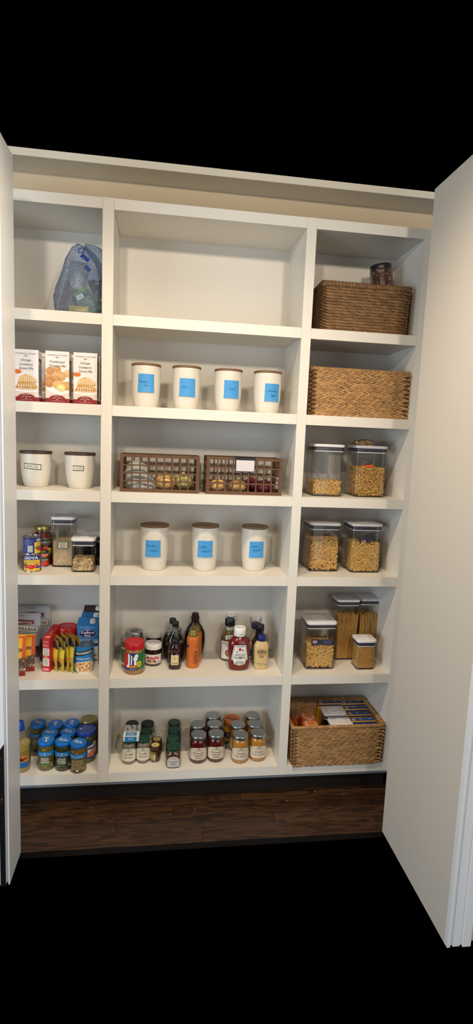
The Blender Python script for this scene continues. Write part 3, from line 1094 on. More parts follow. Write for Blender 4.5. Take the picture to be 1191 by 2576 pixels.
def mix_box(l, r, base, top, yf, lab, kind, group):
    x, yy, W, H = boxpos(l, r, base, top, Z2, yf)
    D = 0.062
    t = carton('baking_mix_box', lab, 'box', (x, yf + D / 2, Z2), W, D, H, S(228, 222, 218), group=group)
    p = Print()
    mix_front(p, W, H, kind)
    # clip overflow by keeping everything within the face
    p.v = [(max(-W / 2, min(W / 2, a)), b, c) for a, b, c in p.v]
    p.build('front_print', t, flat_front(-D / 2), eps=0.00008, off=0.0003)
    q = Print()
    q.rect(-D / 2, 0, D / 2, H * 0.095, RED)
    q.rect(-D * 0.32, H * 0.79, D * 0.36, H * 0.85, S(40, 36, 40)).rect(-D * 0.1, H * 0.70, D * 0.2, H * 0.80, S(60, 40, 44))
    q.rect(-D * 0.40, H * 0.15, D * 0.40, H * 0.72, S(160, 156, 156))
    q.lines(-D * 0.36, H * 0.17, D * 0.36, H * 0.70, 22, S(86, 82, 84), seed=3)
    q.build('side_print', t, lambda u, v, h: (W / 2 + h, u, v), eps=0.00008, off=0.0003)
    return x, W, H
G_mix = 'baking mix boxes on the second shelf'
fx = [mix_box(35.8, 97, 1008, 879, 0.05, 'orange cranberry scone mix box, front box nearest the left door frame', 'scone', G_mix),
      mix_box(115, 173.8, 1010.5, 883.5, 0.05, 'traditional popover mix box standing between the two scone mix boxes', 'popover', G_mix),
      mix_box(185, 244, 1014.5, 887.5, 0.05, 'orange cranberry scone mix box, front box beside the white shelf divider', 'scone', G_mix)]
for (x, W, H), lab, kind, dx in zip(fx, ('white mix box half hidden right behind the leftmost scone mix box', 'white mix box half hidden right behind the popover mix box', 'white mix box half hidden right behind the rightmost scone mix box'), ('scone', 'popover', 'scone'), (0.018, 0.012, 0.004)):
    D = 0.062
    t = carton('baking_mix_box', lab, 'box', (x + dx, 0.05 + D * 1.5 + 0.012, Z2), W, D, H, S(228, 222, 218), group=G_mix)
    p = Print(); mix_front(p, W, H, kind)
    p.v = [(max(-W / 2, min(W / 2, a)), b, c) for a, b, c in p.v]
    p.build('front_print', t, flat_front(-D / 2), eps=0.00008, off=0.0003)
    q = Print(); q.rect(-D / 2, 0, D / 2, H * 0.095, RED).rect(-D * 0.32, H * 0.79, D * 0.36, H * 0.85, S(40, 36, 40)).rect(-D * 0.40, H * 0.15, D * 0.40, H * 0.72, S(160, 156, 156))
    q.build('side_print', t, lambda u, v, h, W=W: (W / 2 + h, u, v), eps=0.00008, off=0.0003)

# ================================================================ woven baskets
def leaf_mesh(name, L, w, th, m):
    mb = MB()
    n = 6
    loops = []
    for i, (q, k) in enumerate(((-0.5, 0.25), (-0.28, 0.85), (0.05, 1.0), (0.32, 0.7), (0.5, 0.15))):
        loops.append([(L * q, -th * k * max(0, sin(2 * pi * j / n)) + th * 0.25 * k * max(0, -sin(2 * pi * j / n)), w / 2 * k * cos(2 * pi * j / n)) for j in range(n)])
    mb.loft(loops)
    me = bpy.data.meshes.new(name)
    me.from_pydata(mb.v, [], mb.f)
    me.polygons.foreach_set('use_smooth', [True] * len(me.polygons))
    me.materials.append(MATS[m])
    return me, mb
def basket(name, lab, loc, W, D, H, rows, nodes, m, col, braid=True, rz=0.0, taper=0.96, rim=0.006, seed=1, group=None, slant=0.5):
    """open box basket. Front strands are single parts; the other three walls (both faces) are one mass of strands"""
    t = thing(name, lab, 'basket', loc, rz, group)
    rd = random.Random(seed)
    rh = H / rows
    L = W / nodes * (1.5 if braid else 1.8)
    wd = rh * (0.72 if braid else 1.05)
    th = 0.0046 if braid else 0.0040
    metas = [leaf_mesh('strand', L * k, wd * k2, th, m) for k, k2 in ((1, 1), (1.1, 0.92), (0.92, 1.06))]
    c = MB()
    wt = 0.006
    kb = taper
    def ring(inset, z, f):
        return [(x * f, y * f, z) for x, y in rrect(W - 2 * inset, D - 2 * inset, max(0.004, 0.018 - inset), 4)]
    c.loft([ring(0.002, 0.003, kb), ring(0.002, H - 0.003, 1), ring(wt + 0.002, H - 0.003, 1), ring(wt + 0.002, 0.009, kb)])
    c.build('liner', 'hyacinth_core', t)
    def wall_strands(nx, put):
        for r_ in range(rows):
            z = rh * (r_ + 0.5)
            flip = 1 if not braid else 1
            for i in range(nx + 1):
                u = (i - (0.45 if r_ % 2 else 0.0) + (rd.uniform(-0.08, 0.08) if 0 < i < nx else 0)) / nx - 0.5
                u = max(-0.5, min(0.5, u))
                if braid:
                    for s in (-1, 1):
                        put(u + (0.22 / nx if s > 0 else -0.02 / nx), z + s * rh * 0.20, s * 0.27 + rd.uniform(-0.08, 0.08))
                else:
                    put(u, z, slant * 0.46 + rd.uniform(-0.06, 0.06))
    def f_at(z):
        return kb + (1 - kb) * z / H
    def put_front(u, z, a):
        me = rd.choice(metas)[0]
        f = f_at(z)
        o = link('strand', me, t, loc=(u * (W - L * 1.12) * f, -(D / 2 - 0.001) * f, z), rot=(0, a, 0))
    wall_strands(nodes, put_front)
    st = MB()
    def mass(fn, nx):
        def put(u, z, a):
            src = rd.choice(metas)[1]
            M = fn(u, z) @ Matrix.Rotation(a, 4, 'Y')
            st.add(src.v, src.f, var(rd, col, 0.28), M)
        wall_strands(nx, put)
    RZ = lambda k: Matrix.Rotation(k, 4, 'Z')
    nd = max(3, int(round(nodes * D / W)))
    for sx in (-1, 1):
        mass(lambda u, z: Matrix.Translation((sx * (W / 2 - 0.001) * f_at(z), u * (D - L * 1.12) * f_at(z), z)) @ RZ(sx * pi / 2), nd)
        mass(lambda u, z: Matrix.Translation((sx * (W / 2 - wt - 0.003) * f_at(z), u * (D - 0.02) * f_at(z), z)) @ RZ(-sx * pi / 2), nd)
    mass(lambda u, z: Matrix.Translation((u * (W - 0.02) * f_at(z), (D / 2 - wt - 0.003) * f_at(z), z)), nodes)
    o = st.build('strand_walls', 'hyacinth_stuff', t, attr=True, angle=80)
    o['kind'] = 'stuff'
    # rim: a rope wound with strands
    rm = MB()
    path = [(x, y, H) for x, y in rrect(W - 0.006, D - 0.006, 0.018, 5)]
    rm.tube(path, rim, 8, closed=True)
    rim_o = rm.build('rim', m, t)
    # wrapped strands on the rim
    wr = MB()
    P2 = path + [path[0]]
    tot = 0
    src = metas[0][1]
    for a, b in zip(P2[:-1], P2[1:]):
        a, b = Vector(a), Vector(b)
        d = b - a
        n = max(1, int(d.length / (rim * 1.9)))
        for i in range(n):
            q = a + d * (i + 0.5) / n
            ang = math.atan2(d.y, d.x)
            for side in range(3):
                M = Matrix.Translation(q) @ Matrix.Rotation(ang, 4, 'Z') @ Matrix.Rotation(-side * pi / 2 + pi / 2 * 0, 4, 'X') @ Matrix.Translation((0, -rim * 0.75, 0)) @ Matrix.Rotation(0.75, 4, 'Y')
                k = rim * 4.0 / L
                wr.add([(p[0] * k, p[1] * 0.8, p[2] * rim * 1.8 / wd) for p in src.v], src.f, var(rd, col, 0.2), M)
    ow = wr.build('rim_wrap', 'hyacinth_stuff', rim_o, attr=True, angle=80)
    ow['kind'] = 'stuff'
    return t
def basket_photo(name, lab, tl, tr, bl, br, zs, yf, D, **kw):
    a = at(bl[0], bl[1], 1, yf); b = at(br[0], br[1], 1, yf)
    c = at(tl[0], tl[1], 1, yf); d = at(tr[0], tr[1], 1, yf)
    H = (c.z + d.z) / 2 - zs
    x0 = min(a.x, c.x); x1 = max(b.x, d.x)
    W = x1 - x0
    basket(name, lab, ((x0 + x1) / 2, yf + D / 2, zs), W, D, H, **kw)
    return (x0 + x1) / 2, yf + D / 2, W, H
HY = S(164, 124, 78); RP = S(124, 91, 56)
b1 = basket_photo('rope_basket', 'dark brown twisted rope basket on the top shelf', (817.6, 713.4), (1035, 726.6), (808, 825), (1028.5, 840), Z1, 0.03, 0.26, rows=16, nodes=17, m='rope', col=RP, braid=False, taper=0.97, rim=0.008, seed=2)
b2 = basket_photo('woven_basket', 'light brown braided basket on the second shelf right below the rope basket', (786, 927.5), (1036, 939), (780, 1042), (1028, 1053.7), Z2, 0.025, 0.27, rows=11, nodes=13, m='hyacinth', col=HY, taper=0.985, rim=0.0055, seed=3, group='braided hyacinth baskets')
b6 = basket_photo('woven_basket', 'light brown braided basket of noodle packs and blue boxes on the bottom shelf', (740, 1832), (968, 1827), (731, 1930), (963, 1921), Z6, -0.012, 0.285, rows=11, nodes=13, m='hyacinth', col=HY, taper=0.965, rim=0.006, seed=4, group='braided hyacinth baskets')

# jar of sprinkles standing in the rope basket
cj = at(972, 720, 1, 0.18)
R_ = 29 * scale_at(cj)
t = jar('candy_jar', 'clear plastic jar of brown candy with black lid, tilted in the rope basket', 'jar', cj.x, 0.18, Z1 + 0.10, R_ * 0.97, at(972, 668, 1, 0.18).z - Z1 - 0.10, lid_h=0.024, lid_r=0.93, lid='plastic_black', fillc=S(78, 50, 38), glass='clear_plastic', lumps=(S(150, 112, 90), 0.0055, 260, 4), fill_to=0.98, neck=0.95, shoulder=0.93)
t.rotation_euler = (0.0, radians(-8), 0)
# supporting packs inside the rope basket
for i, (px, w_, lab, c) in enumerate(((870, 0.05, 'pinkish wrapped packet peeping over the rope basket rim', S(196, 150, 138)), (900, 0.07, 'brown packet peeping over the rim of the rope basket', S(120, 96, 84)))):
    q = at(px, 722, 1, 0.12 + 0.05 * i)
    pt, sf = pouch('packet', lab, 'packet', (q.x, 0.12 + 0.05 * i, Z1 + 0.012), w_, b1[3] - 0.006, 0.03, c)
bx = thing('storage_tub', 'dark plastic tub inside the rope basket under the candy jar', 'tub', (cj.x, 0.18, Z1 + 0.011))
MB().rbox(0.12, 0.10, 0, 0.086, r=0.012, bev=0.003).build('body', 'plastic_black', bx)
MB().rbox(0.126, 0.106, 0.080, 0.088, r=0.014, bev=0.002).build('lid', 'plastic_black', bx)

# ================================================================ lattice crates with onions (row three, middle)
def crate(lab, tl, tr, bl, br, yf, D=0.19, cols=9, tag_card=False):
    a = at(bl[0], bl[1], 1, yf); b = at(br[0], br[1], 1, yf)
    c = at(tl[0], tl[1], 1, yf); d = at(tr[0], tr[1], 1, yf)
    W = (b.x - a.x + d.x - c.x) / 2
    H = (c.z + d.z) / 2 - Z3
    x = (a.x + b.x + c.x + d.x) / 4
    t = thing('lattice_crate', lab, 'crate', (x, yf + D / 2, Z3), 0, 'brown lattice crates of onions')
    fw = 0.0145
    th = 0.009
    bw = 0.006
    MB().rbox(W - 2.2 * th, D - 2.2 * th, 0.0005, 0.008, r=0.002, bev=0.001, n=1).build('base', 'crate_wood', t, smooth=False)
    for sy in (-1, 1):
        y0 = sy * (D / 2 - th / 2)
        fr = MB()
        fr.box(-W / 2, W / 2, y0 - th / 2, y0 + th / 2, 0.0, fw)
        fr.box(-W / 2, W / 2, y0 - th / 2, y0 + th / 2, H - fw * 0.9, H)
        fr.box(-W / 2, -W / 2 + fw, y0 - th / 2, y0 + th / 2, fw, H - fw * 0.9)
        fr.box(W / 2 - fw, W / 2, y0 - th / 2, y0 + th / 2, fw, H - fw * 0.9)
        fr.build('frame', 'crate_wood', t, smooth=False)
        iw = W - 2 * fw
        ih = H - fw * 1.9
        for k in range(1, cols):
            xx = -W / 2 + fw + iw * k / cols
            MB().box(-bw / 2, bw / 2, -th * 0.4, th * 0.4, 0, ih).build('lattice_bar', 'crate_wood', t, smooth=False, loc=(xx, y0, fw))
        for k in range(1, 4):
            zz = fw + ih * k / 4
            MB().box(-iw / 2, iw / 2, -th * 0.45, th * 0.35, -bw / 2, bw / 2).build('lattice_bar', 'crate_wood', t, smooth=False, loc=(0, y0, zz))
    for sx in (-1, 1):
        x0 = sx * (W / 2 - th / 2)
        d2 = D - 2 * th
        fr = MB()
        fr.box(x0 - th / 2, x0 + th / 2, -d2 / 2, d2 / 2, 0.0, fw)
        fr.build('frame', 'crate_wood', t, smooth=False)
        MB().box(x0 - th / 2, x0 + th / 2, -d2 / 2, d2 / 2, H - fw * 0.9, H).build('frame', 'crate_wood', t, smooth=False)
        for k in range(0, 6):
            yy = -d2 / 2 + d2 * k / 5
            MB().box(-th * 0.35, th * 0.35, -bw / 2, bw / 2, 0, H - fw * 1.9).build('lattice_bar', 'crate_wood', t, smooth=False, loc=(x0, yy * 0.96, fw))
        for k in range(1, 4):
            MB().box(-th * 0.35, th * 0.35, -d2 / 2, d2 / 2, -bw / 2, bw / 2).build('lattice_bar', 'crate_wood', t, smooth=False, loc=(x0, 0, fw + (H - fw * 1.9) * k / 4))
    if tag_card:
        h = MB()
        cx = at(618, 1150, 1, yf).x - x
        zt = H + 0.003
        h.box(cx - 0.045, cx + 0.045, -D / 2 - 0.004, -D / 2 - 0.0005, H - 0.064, zt)
        h.box(cx - 0.045, cx + 0.045, -D / 2 - 0.004, -D / 2 + th + 0.003, H + 0.0005, zt)
        lh = h.build('label_holder', 'black_plastic', t, smooth=False)
        p = Print().rect(cx - 0.040, H - 0.060, cx + 0.041, H - 0.012, S(214, 206, 206))
        p.build('card', lh, flat_front(-D / 2 - 0.004))
    return x, W, H
def onion(lab, x, y, r, m, zs=Z3 + 0.008, squash=0.86, group=None, lean=0.2):
    t = thing('onion', lab, 'onion', (x, y, zs), 0, group)
    pr = smooth_prof([(r * 0.10, 0.0), (r * 0.55, r * 0.10), (r * 0.93, r * 0.48 * squash), (r, r * 0.9 * squash), (r * 0.86, r * 1.4 * squash), (r * 0.45, r * 1.75 * squash), (r * 0.20, r * 1.88 * squash), (r * 0.13, r * 1.97 * squash), (r * 0.10, r * 2.03 * squash)], 3)
    MB().lathe(pr, 24).build('bulb', m, t)
    rt = MB()
    rd = random.Random(int(x * 1000))
    for k in range(7):
        a = k * 0.9
        rt.tube([(0, 0, r * 0.03), (r * 0.12 * cos(a), r * 0.12 * sin(a), 0.0012), (r * 0.25 * cos(a), r * 0.25 * sin(a), 0.001)], 0.0007, 4)
    rt.build('roots', 'garlic', t)
    t.rotation_euler = (0, lean, x * 7)
    return t
cl = crate('brown lattice crate holding the bagged garlic, left of the label-holder crate', (302, 1141), (503.7, 1148.5), (302, 1236), (500.5, 1241), 0.03)
cr = crate('brown lattice crate with a blank white card clipped on its front', (520, 1148.5), (712.4, 1154), (519.8, 1242), (709, 1246.5), 0.03, tag_card=True)
def pix(px, y, py=1230):
    return at(px, py, 1, y).x
yo = 0.085
onion('large golden onion in the middle of the garlic crate', pix(416, yo), yo, 0.046, 'onion_yellow', group='onions', lean=0.0)
onion('pale greenish onion at the right end of the garlic crate', pix(463, yo + 0.03), yo + 0.035, 0.045, 'onion_pale', group='onions', lean=0.1)
onion('golden onion at the left end of the crate with the card', pix(549, yo), yo, 0.037, 'onion_yellow', group='onions', lean=0.1)
onion('orange-brown onion below the white card', pix(598, yo), yo, 0.0385, 'onion_yellow', group='onions', squash=0.8, lean=-0.1)
onion('dark red onion at the right end of the crate with the card', pix(664, yo), yo, 0.038, 'onion_red', group='onions', squash=0.8, lean=0.1)
onion('dark red onion hidden behind the orange-brown onion and the other red one', pix(633, yo + 0.06), yo + 0.06, 0.038, 'onion_red', group='onions', lean=0)
# bag of garlic in the left crate
gx = pix(356, 0.10)
gb = thing('produce_bag', 'crumpled clear produce bag of garlic in the left lattice crate', 'bag', (gx, 0.11, Z3 + 0.0085))
mb = MB()
rd = random.Random(11)
loops = []
for i in range(9):
    q = i / 8
    rr = (0.075 * (1 - q) ** 0.55 + 0.010 * (1 if q > 0.8 else 0) + 0.006)
    loops.append([(rr * (0.95 + 0.22 * sin(3 * a + i) * (0.3 + q) + rd.uniform(-0.07, 0.07)) * cos(a) - 0.030 * q, 0.62 * rr * (1 + rd.uniform(-0.1, 0.1)) * sin(a), 0.004 + 0.118 * q) for a in [2 * pi * k / 18 for k in range(18)]])
mb.loft(loops)
mb.build('film', 'produce_film', gb, angle=60)
for i, (dx, dy, dz, r) in enumerate(((-0.035, -0.01, 0.003, 0.026), (0.018, -0.012, 0.003, 0.027), (-0.008, 0.012, 0.048, 0.022))):
    g = thing('garlic_bulb', ('white garlic bulb at the left inside the produce bag', 'white garlic bulb at the right inside the produce bag', 'white garlic bulb on top inside the produce bag')[i], 'garlic', (gx + dx, 0.11 + dy, Z3 + 0.0095 + dz), 0, 'garlic bulbs in the produce bag')
    lp = []
    for (rr, z) in ((0.15, 0), (0.7, 0.15), (1.0, 0.55), (0.85, 0.95), (0.4, 1.25), (0.16, 1.5), (0.12, 1.75)):
        lp.append([(r * rr * (1 + (0.09 * cos(7 * a) if rr > 0.3 else 0)) * cos(a), r * rr * (1 + (0.09 * cos(7 * a) if rr > 0.3 else 0)) * sin(a), r * z) for a in [2 * pi * k / 28 for k in range(28)]])
    MB().loft(lp).build('bulb', 'garlic', g)
# paper tag at the right end of the right crate
tg = thing('paper_tag', 'white printed paper tag hanging inside the crate with the card', 'tag', (pix(696, 0.07), 0.07, Z3 + 0.028))
MB().box(-0.0085, 0.0085, -0.0004, 0.0004, 0, 0.056).build('card', 'plastic_white', tg, smooth=False)
p = Print().lines(-0.006, 0.006, 0.006, 0.045, 8, S(90, 90, 96), seed=4); p.build('print', tg, flat_front(-0.0004))
MB().tube([(0, 0, 0.056), (-0.002, 0, 0.07), (-0.006, 0.0, 0.082)], 0.0008, 5).build('string', 'plastic_white', tg)
tg.rotation_euler = (0, radians(8), 0.2)
# ================================================================ push-top containers and what is in them
def pop_photo(l, r, base, top, zs, lab, depth=None, group='clear push-top containers'):
    x, yf, W, H = boxpos(l, r, base, top, zs)
    t, D, hb = pop_container(x, yf, zs, W, H, lab, group, depth)
    return x, yf, W, H, D, hb
def card(name, lab, cat, loc, w, h, col, rot, draw=None, th=0.0006):
    t = thing(name, lab, cat, loc)
    t.rotation_euler = rot
    MB().box(-w / 2, w / 2, -th / 2, th / 2, 0, h, col=col).build('sheet', 'card', t, attr=True, smooth=False)
    if draw:
        p = Print(); draw(p); p.build('print', t, flat_front(-th / 2))
    return t
def scoop(lab, loc, rot, group=None, s=1.0):
    t = thing('scoop', lab, 'scoop', loc, 0, group)
    t.rotation_euler = rot
    b = MB()
    w, h, d = 0.044 * s, 0.036 * s, 0.026 * s
    # open-fronted bowl with thick rims, and a handle
    b.rbox(w, h, -d / 2, d / 2, r=0.006, bev=0.0, n=3, cap=(True, False))
    b.build('bowl', 'clear_plastic', t)
    rim = [(x, y, d / 2) for x, y in rrect(w, h, 0.006, 3)]
    MB().tube(rim, 0.0011, 5, closed=True).build('rim', 'scoop_edge', t)
    MB().tube([(-w * 0.32, h / 2, 0), (-w * 0.6, h * 0.85, 0), (-w * 0.75, h * 1.1, 0), (-w * 0.5, h * 1.2, 0), (-w * 0.35, h * 0.95, 0), (-w * 0.12, h / 2, 0)], 0.0013, 5).build('handle', 'scoop_edge', t)
    return t
mat('scoop_edge', S(120, 112, 104), 0.2)

# row three, right
x, yf, W, H, D, hb = pop_photo(786, 860, 1249, 1117.5, Z3, 'push-top container a quarter full of bow-tie pasta with a scoop', depth=0.15)
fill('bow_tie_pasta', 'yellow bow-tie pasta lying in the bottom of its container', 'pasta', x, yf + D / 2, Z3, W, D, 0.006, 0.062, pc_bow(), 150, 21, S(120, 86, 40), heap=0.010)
scoop('clear scoop standing in the bow-tie pasta', (x - 0.012, yf + 0.045, Z3 + 0.093), (radians(80), radians(-28), 0), 'clear scoops')
x, yf, W, H, D, hb = pop_photo(892, 967.6, 1251, 1121.5, Z3, 'push-top container two thirds full of spiral pasta with an orange slip', depth=0.15)
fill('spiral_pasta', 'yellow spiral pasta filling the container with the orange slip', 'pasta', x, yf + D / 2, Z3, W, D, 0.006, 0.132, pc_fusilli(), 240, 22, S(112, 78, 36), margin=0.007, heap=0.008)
card('paper_slip', 'bright orange paper slip lying on the spiral pasta', 'slip', (x - 0.006, yf + 0.022, Z3 + 0.138), 0.062, 0.020, S(226, 96, 40), (radians(-60), radians(-5), 0.1))
scoop('clear scoop lying flat on the spiral pasta', (x - 0.01, yf + 0.075, Z3 + 0.158), (0.15, 0.1, 0.5), 'clear scoops', 1.3)
# bag of pasta on its lid
pb = thing('pasta_bag', 'clear bag of leftover pasta lying on the spiral pasta container', 'bag', (x + 0.0, yf + 0.085, Z3 + H + 0.0012))
rd = random.Random(9)
mb = MB()
loops = []
for i in range(11):
    q = i / 10
    u = -0.072 + 0.155 * q
    hgt = 0.030 * max(0.04, math.sin(min(1.0, q * 1.25) * pi) ** 0.7) if q < 0.8 else 0.006
    zc = hgt * 0.5 + (0.012 * (q - 0.72) / 0.28 if q > 0.72 else 0) + 0.0008
    wd = 0.05 if q > 0.05 else 0.02
    loops.append([(u, wd * cos(a) * (1 + rd.uniform(-0.04, 0.04)), max(0.0006, zc + hgt * 0.5 * sin(a))) for a in [2 * pi * k / 16 for k in range(16)]])
mb.loft(loops)
mb.build('film', 'bag_film', pb, angle=60)
st = MB()
pf = pc_fusilli(0.026, 0.0045)
for k in range(110):
    q = rd.uniform(0.08, 0.62)
    hg = 0.023 * math.sin(min(1.0, q * 1.25) * pi) ** 0.7
    pf(st, Matrix.Translation((-0.072 + 0.155 * q, rd.uniform(-0.036, 0.036), 0.005 + rd.uniform(0, max(0.001, hg - 0.006)))) @ rnd_rot(rd), rd, None)
so = st.build('spiral_pasta', 'contents', None, loc=(x, yf + 0.085, Z3 + H + 0.0012), attr=True)
tag(so, 'spiral pasta inside the clear bag on the container lid', 'pasta', kind='stuff')

# row four, right
x, yf, W, H, D, hb = pop_photo(777.6, 851, 1438, 1316, Z4, 'push-top container full of thin penne on the fourth shelf', depth=0.15)
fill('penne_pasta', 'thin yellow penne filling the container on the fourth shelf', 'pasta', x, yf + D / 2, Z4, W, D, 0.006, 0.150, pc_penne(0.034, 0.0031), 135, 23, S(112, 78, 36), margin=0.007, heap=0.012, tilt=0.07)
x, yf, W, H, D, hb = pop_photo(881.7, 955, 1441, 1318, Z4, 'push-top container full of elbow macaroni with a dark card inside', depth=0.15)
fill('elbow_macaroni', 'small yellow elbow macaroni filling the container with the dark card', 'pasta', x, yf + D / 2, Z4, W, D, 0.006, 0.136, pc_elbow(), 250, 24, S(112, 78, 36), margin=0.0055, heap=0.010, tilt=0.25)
def barilla(p):
    p.ell(-0.018, 0.012, 0.012, 0.0085, S(230, 226, 220)).ell(-0.018, 0.012, 0.0105, 0.0072, S(176, 70, 40)).text('BARILLA', -0.018, 0.012, 0.004, WHITEC, w=0.016)
    p.lines(-0.025, 0.026, -0.006, 0.034, 2, S(130, 130, 150), seed=2).lines(0.004, 0.006, 0.026, 0.010, 1, S(120, 120, 140), seed=4)
card('cardboard_piece', 'dark blue cardboard piece standing askew in the elbow macaroni', 'card', (x + 0.010, yf + 0.012, Z4 + 0.143), 0.074, 0.040, S(40, 40, 58), (radians(-14), radians(-22), 0), barilla)

# row four, left
x, yf, W, H, D, hb = pop_photo(130, 185, 1427, 1301, Z4, 'tall push-top container of rolled oats with a framed ROLLED OATS label', depth=0.105)
fill('rolled_oats', 'beige rolled oats filling the tall labelled container', 'oats', x, yf + D / 2, Z4, W, D, 0.006, 0.118, pc_flake(0.0075, S(206, 184, 148), S(226, 208, 176)), 620, 25, S(170, 144, 104), margin=0.004, heap=0.004, tilt=0.7)
oat = [o for o in bpy.data.objects if o.name.startswith('food_container')][-1]
p = Print().rect(-0.022, 0.086, 0.024, 0.118, S(30, 28, 26)).rect(-0.020, 0.088, 0.022, 0.116, S(204, 198, 172))
p.text('ROLLED', 0.001, 0.108, 0.011, S(96, 90, 74), w=0.026).text('OATS', 0.001, 0.095, 0.011, S(96, 90, 74), w=0.022)
p.build('label', oat, flat_front(-D / 2))
x, yf, W, H, D, hb = pop_photo(179.5, 237, 1440, 1355, Z4, 'small push-top container of sliced almonds beside the white stile', depth=0.11)
fill('sliced_almonds', 'sliced almonds with brown skins filling the small container', 'almonds', x, yf + D / 2, Z4, W, D, 0.006, 0.050, pc_flake(0.020, S(222, 196, 150), S(120, 74, 38), thick=0.0010), 110, 26, S(96, 58, 28), margin=0.006, heap=0.006, tilt=0.9)
alm = [o for o in bpy.data.objects if o.name.startswith('food_container')][-1]
Print().rect(-0.02, 0.075, 0.0, 0.098, S(214, 210, 206)).text('NUTS', -0.010, 0.087, 0.004, INK, w=0.012).build('side_label', alm, lambda u, v, h: (W / 2 + h, u, v))
x2, yf2, W2, H2 = x + 0.02, 0.19, W * 1.05, at(225, 1343, 1, 0.19).z - Z4
pop_container(x2 + 0.012, yf2 - 0.006, Z4, W2, H2, 'push-top container of something dark behind the sliced almonds', 'clear push-top containers', 0.105)
fill('dark_raisins', 'dark raisins in the container behind the sliced almonds', 'raisins', x2 + 0.012, yf2 - 0.006 + 0.0525, Z4, W2, 0.105, 0.006, 0.085, pc_grain(0.011, 0.0035, S(44, 30, 26)), 170, 27, S(26, 18, 16), margin=0.005)

# row five, right
x, yf, W, H, D, hb = pop_photo(769, 841, 1684, 1566, Z5, 'large push-top container of penne with a navy card on the fifth shelf', depth=0.15)
fill('penne_pasta', 'thick yellow penne filling the container with the navy card', 'pasta', x, yf + D / 2, Z5, W, D, 0.006, 0.110, pc_penne(0.036, 0.0045), 80, 28, S(108, 76, 36), margin=0.009, heap=0.010, tilt=0.06)
def navy(p):
    p.ell(-0.038, 0.014, 0.014, 0.0085, S(150, 80, 80)).ell(-0.038, 0.014, 0.012, 0.007, S(170, 160, 170))
    p.lines(0.006, 0.006, 0.045, 0.022, 3, S(110, 116, 150), seed=8)
card('cardboard_piece', 'navy cardboard strip lying on the penne of the fifth shelf', 'card', (x + 0.008, yf + 0.006, Z5 + 0.120), 0.112, 0.026, S(34, 38, 74), (radians(-12), radians(1.5), 0), navy)
def spaghetti(lab, x, yf, W, D, zs, z1, seed):
    rd = random.Random(seed)
    mb = MB()
    for k in range(230):
        a = [rd.uniform(-W / 2 + 0.006, W / 2 - 0.006), rd.uniform(-D / 2 + 0.006, D / 2 - 0.006)]
        if k % 2 == 0:
            a[1] = -D / 2 + rd.uniform(0.005, 0.009)
        elif k % 5 == 1:
            a[0] = -W / 2 + rd.uniform(0.005, 0.009)
        b = [max(-W / 2 + 0.006, min(W / 2 - 0.006, a[0] + rd.uniform(-0.03, 0.03))), max(-D / 2 + 0.005, min(D / 2 - 0.006, a[1] + rd.uniform(-0.008, 0.012)))]
        mb.tube([(a[0], a[1], 0.007), (b[0], b[1], z1 + rd.uniform(-0.012, 0.006))], 0.0016, 5, col=var(rd, S(200, 152, 76), 0.2))
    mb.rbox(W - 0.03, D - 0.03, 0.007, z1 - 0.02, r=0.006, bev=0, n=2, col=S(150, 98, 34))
    o = mb.build('spaghetti', 'contents', None, loc=(x, yf + D / 2, zs), attr=True)
    tag(o, lab, 'pasta', kind='stuff')
x, yf, W, H, D, hb = pop_photo(842, 897, 1660, 1508.5, Z5, 'tall push-top spaghetti container standing right behind the penne container', depth=0.10)
spaghetti('long spaghetti in the tall container behind the penne', x, yf, W, D, Z5, 0.232, 31)
xs, Ws, Hs = x, W, H
pp = at(924, 1506, 1, yf + 0.015)
xs2 = xs + Ws + 0.0095
pop_container(xs2, yf + 0.016, Z5, Ws, Hs, 'tall push-top spaghetti container in the far right corner', 'clear push-top containers', 0.10)
spaghetti('long spaghetti in the tall container in the corner', xs2, yf + 0.016, Ws, 0.10, Z5, 0.230, 32)
x, yf, W, H, D, hb = pop_photo(897, 943, 1685, 1611, Z5, 'small push-top container of tiny grain-shaped pasta on the fifth shelf', depth=0.085)
fill('grain_pasta', 'tiny tan grain-shaped pasta filling the small container', 'pasta', x, yf + D / 2, Z5, W, D, 0.006, H - 0.036, pc_grain(0.0062, 0.0016, S(206, 162, 92)), 1150, 29, S(168, 124, 62), margin=0.0028, heap=0.002, tilt=0.8)
# ================================================================ row four, left: cans and sauce
def tin_can(name, lab, x, y, zs, R, H, draw, rz=0.0, group=None, base=S(40, 60, 140), inset=0.004):
    t = thing(name, lab, 'can', (x, y, zs), rz, group)
    r0 = R * 0.975
    pr = [(R * 0.97, 0), (R, 0.0008), (R, 0.0028), (r0, 0.0042), (r0, H - 0.0042), (R, H - 0.0028), (R, H - 0.0008), (R * 0.97, H), (R * 0.94, H - 0.0004), (R * 0.93, H - 0.0035), (R * 0.75, H - 0.0035), (R * 0.72, H - 0.0028), (R * 0.4, H - 0.0028)]
    MB().lathe(pr, 40).build('shell', 'tin', t)
    p = Print()
    W = 2 * pi * r0
    h = H - 0.0096
    p.rect(-W / 2, 0, W / 2, h, base)
    if draw:
        draw(p, W, h)
    p.build('label', t, round_front(r0, 0.0048), step=0.003, off=0.0004, eps=0.00012)
    return t
NAVY = S(30, 48, 120); YEL = S(238, 196, 60)
